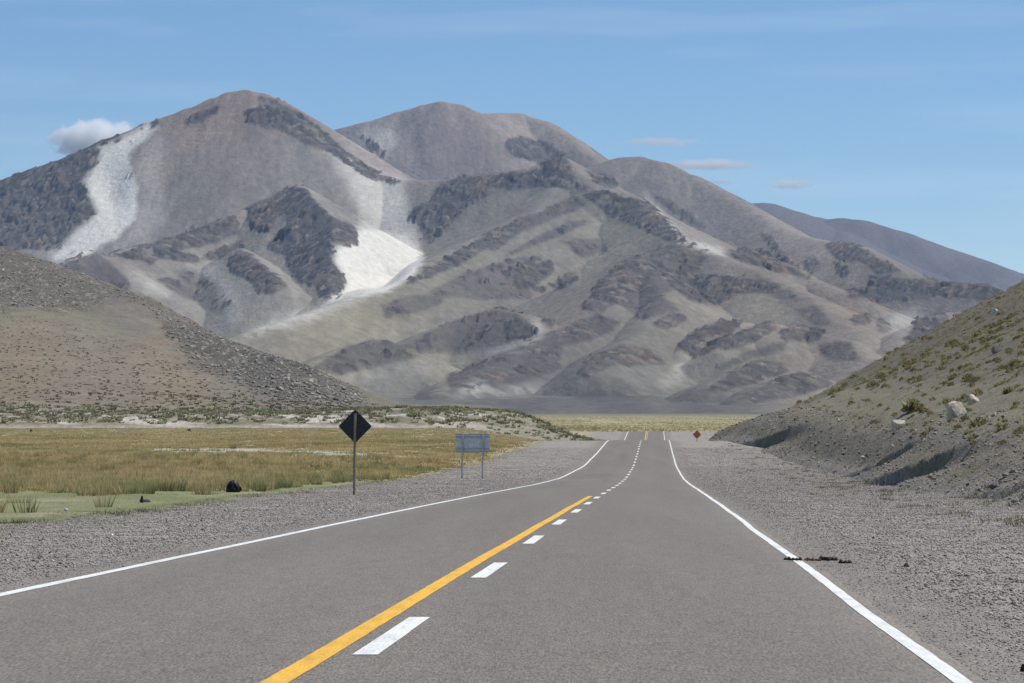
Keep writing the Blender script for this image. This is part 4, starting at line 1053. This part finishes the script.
place_rock(189.5, 431.5, 3.5, 4, dark_rock, 37, 'tiny dark lump far off on the grass before the salt bank', 'stone', 'stone')
place_rock(31, 432.5, 2.6, 3.4, dark_rock, 39, 'tiny dark lump far off on the grass near the left picture edge', 'stone', 'stone')
place_rock(250, 487.0, 3, 3, grey_rock, 41, 'small grey stone on the turf just right of the black bag', 'stone', 'stone')

# ------------------------------------------------------------------ black bag on the turf
def build_bag():
    import bmesh
    x, y, z = BAG
    bm = bmesh.new(); bmesh.ops.create_icosphere(bm, subdivisions=4, radius=1)
    for v in bm.verts:
        p = v.co
        a = math.atan2(p.y, p.x)
        cr = .05 * math.sin(7 * a + 4 * p.z) + .04 * math.sin(13 * a - 6 * p.z) + .03 * math.sin(9 * p.z + 3 * a)
        s = 1 + cr
        v.co = (p.x * s * (1 - .12 * p.z), p.y * s * (1 - .12 * p.z), (p.z * s if p.z > -.35 else -.35 + (p.z + .35) * .08))
    me = bpy.data.meshes.new('black_bag'); bm.to_mesh(me); bm.free()
    for f in me.polygons: f.use_smooth = True
    mat = flat_mat('black_plastic', (.010, .010, .012), .55, .25, 0, 6, .4)
    o = link_mesh('black_bag', me, mat)
    w = 14.0 / F * y / 2
    o.scale = (w, w * .9, 12.5 / F * y / 1.38)
    o.location = (x, y + .1, z + .33 * o.scale[2])
    tag(o, 'bulging black bag-like lump sitting on the green turf, left of the diamond sign', 'bag')
    bm = bmesh.new(); bmesh.ops.create_icosphere(bm, subdivisions=3, radius=1)
    for v in bm.verts:
        p = v.co; s = 1 + .2 * math.sin(5 * p.x + 3) * math.sin(6 * p.z)
        v.co = (1.0 + p.x * .26 * s, p.y * .22 * s - .1, .02 + p.z * .26 * s)
    me = bpy.data.meshes.new('knot'); bm.to_mesh(me); bm.free()
    link_mesh('knot', me, mat, o)
build_bag()

# ------------------------------------------------------------------ torn rubber scraps by the edge line
rubber = flat_mat('torn_rubber', (.060, .043, .034), .8, .2, 0, 40, .5)
tan_scrap = flat_mat('tan_fibre', (.20, .13, .065), .9, .1, 0, 40, .5)
def scrap(px0, px1, py, hpx, mat, seed, label):
    x0, y0, z0 = ray_hit(px0, py); x1, y1, z1 = ray_hit(px1, py)
    y = (y0 + y1) / 2; x0 = xpix(px0, y); x1 = xpix(px1, y)
    r = np.random.default_rng(seed)
    n = 15; h = hpx / F * y
    V = []; ring = 8
    for i in range(n):
        t = i / (n - 1); xx = (t - .5) * (x1 - x0); cy = .06 * math.sin(3 * t + seed) + r.normal(0, .012)
        rr = h * .5 * (.45 + .75 * r.random()) * (1 if 0 < i < n - 1 else .3)
        for k in range(ring):
            a = 2 * math.pi * k / ring; j = r.uniform(.75, 1.25)
            V.append((xx, cy + math.cos(a) * rr * 1.6 * j, rr * .8 + math.sin(a) * rr * j))
    Fc = []
    for i in range(n - 1):
        for k in range(ring): Fc.append((i * ring + k, i * ring + (k + 1) % ring, (i + 1) * ring + (k + 1) % ring, (i + 1) * ring + k))
    o = link_mesh('rubber_scrap', np_mesh('rubber_scrap', V, Fc), mat)
    xm = (x0 + x1) / 2; off = abs(xm - xc(y))
    zz = float(road_z(y)) + .015 if off < 4.0 else land_z(xm, y)
    o.location = (xm, y, zz)
    tag(o, label, 'scrap', 'torn scraps by the right edge line')
scrap(784, 802, 561.5, 3.6, rubber, 1, 'thin black rubber scrap lying across the right white edge line')
scrap(804, 821, 562, 3.4, tan_scrap, 2, 'tan fibrous scrap lying just off the right edge line between black scraps')
scrap(818, 838, 563.8, 4.2, rubber, 3, 'lumpy blackish scrap, middle piece of the torn row on the right gravel')
scrap(838, 852, 563.5, 4.4, rubber, 4, 'short black scrap at the outer end of the torn row on the right gravel')

# ------------------------------------------------------------------ road signs
def box(name, sx, sy, sz, loc, mat, parent, bev=.004, rot=(0, 0, 0)):
    import bmesh
    bm = bmesh.new(); bmesh.ops.create_cube(bm, size=1)
    for v in bm.verts: v.co = (v.co.x * sx, v.co.y * sy, v.co.z * sz)
    if bev: bmesh.ops.bevel(bm, geom=bm.edges[:], offset=bev, segments=2, affect='EDGES')
    me = bpy.data.meshes.new(name); bm.to_mesh(me); bm.free()
    o = link_mesh(name, me, mat, parent); o.location = loc; o.rotation_euler = rot
    return o
def plate(name, side, rad, th, mat, parent, loc, rot):
    """a square plate with rounded corners, in the XZ plane"""
    import bmesh
    bm = bmesh.new(); pts = []
    for cx, cz, a0 in ((1, 1, 0), (-1, 1, 90), (-1, -1, 180), (1, -1, 270)):
        for k in range(6):
            a = R(a0 + k * 18); pts.append(((side / 2 - rad) * cx + rad * math.cos(a), (side / 2 - rad) * cz + rad * math.sin(a)))
    va = [bm.verts.new((x, -th / 2, z)) for x, z in pts]; vb = [bm.verts.new((x, th / 2, z)) for x, z in pts]
    bm.faces.new(va); bm.faces.new(vb[::-1])
    for i in range(len(pts)): bm.faces.new((va[i], vb[i], vb[(i + 1) % len(pts)], va[(i + 1) % len(pts)]))
    bmesh.ops.recalc_face_normals(bm, faces=bm.faces[:])
    me = bpy.data.meshes.new(name); bm.to_mesh(me); bm.free()
    o = link_mesh(name, me, mat, parent); o.location = loc; o.rotation_euler = rot
    return o
steel_dark = flat_mat('sign_back_paint', (.035, .042, .048), .6, .3, 0, 8, .3)
alu = flat_mat('sign_back_metal', (.62, .66, .665), .55, .5, 0.0, 5, .2)
alu_dark = flat_mat('sign_rail', (.38, .42, .44), .55, .5, 0.0, 8, .2)
wood = flat_mat('weathered_wood', (.27, .23, .19), .85, .15, 0, 12, .4, (6, 6, .6))
post_grey = flat_mat('post_galvanised', (.48, .49, .49), .5, .4, .2, 10, .25)
orange = flat_mat('sign_orange', (.52, .17, .045), .5, .3, 0, 8, .2)
def build_signs():
    # the diamond seen from behind
    Y = 107.0; x = xpix(354, Y); z = land_z(x, Y)
    t = empty('warning_sign', (x, Y, z), 'dark backed diamond road sign on one slim post beside the left gravel', 'road sign')
    top = zpix(413.5, Y) - z; zc = zpix(426.3, Y) - z
    box('post', .075, .065, top + .5, (.02, 0, (top - .5) / 2), wood, t, .006, (0, R(.8), R(-25)))
    p = plate('panel', .82, .05, .004, steel_dark, t, (.035, .05, zc), (0, R(45), R(3)))
    for dz in (-.24, .24):
        b = box('bolt', .022, .012, .022, (.03 + .0, -.037, zc + dz), post_grey, t, .003)
    # the wide board
    Y = 187.0; xa, xb = xpix(462.3, Y), xpix(482.8, Y); x = (xa + xb) / 2; z = land_z(x, Y)
    t = empty('information_sign', (x, Y, z), 'wide blue-grey backed sign board on two posts, beyond the diamond sign', 'road sign', R(-2))
    zt, zb = zpix(433.8, Y) - z, zpix(452.3, Y) - z
    for s in (-1, 1):
        box('post', .10, .09, zt + .55, (s * (xb - xa) / 2, -.02, (zt - .5) / 2 + .0), post_grey, t, .008, (0, R(.7), R(-28)))
    box('panel', 2.05, .006, zt - zb, (0, .075, (zt + zb) / 2), alu, t, .002)
    for q in (zt - .20, zb + .2):
        box('rail', 2.05, .028, .07, (0, .058, q), alu_dark, t, .004)
    for q, hh in ((zt - .03, .05), (zb + .03, .05)):
        box('edge_fold', 2.05, .02, hh, (0, .061, q), alu_dark, t, .002)
    # the far orange diamond
    Y = 366.0; x = xpix(697.0, Y); z = land_z(x, Y)
    t = empty('warning_sign', (x, Y, z), 'small far orange diamond road sign on the right gravel near the crest', 'road sign')
    zc = zpix(434.6, Y) - z
    box('post', .07, .06, zc + .45 + .4, (0, .04, (zc + .45 - .4) / 2), wood, t, .005)
    plate('panel', .72, .05, .004, orange, t, (0, -.02, zc), (0, R(45), 0))
build_signs()
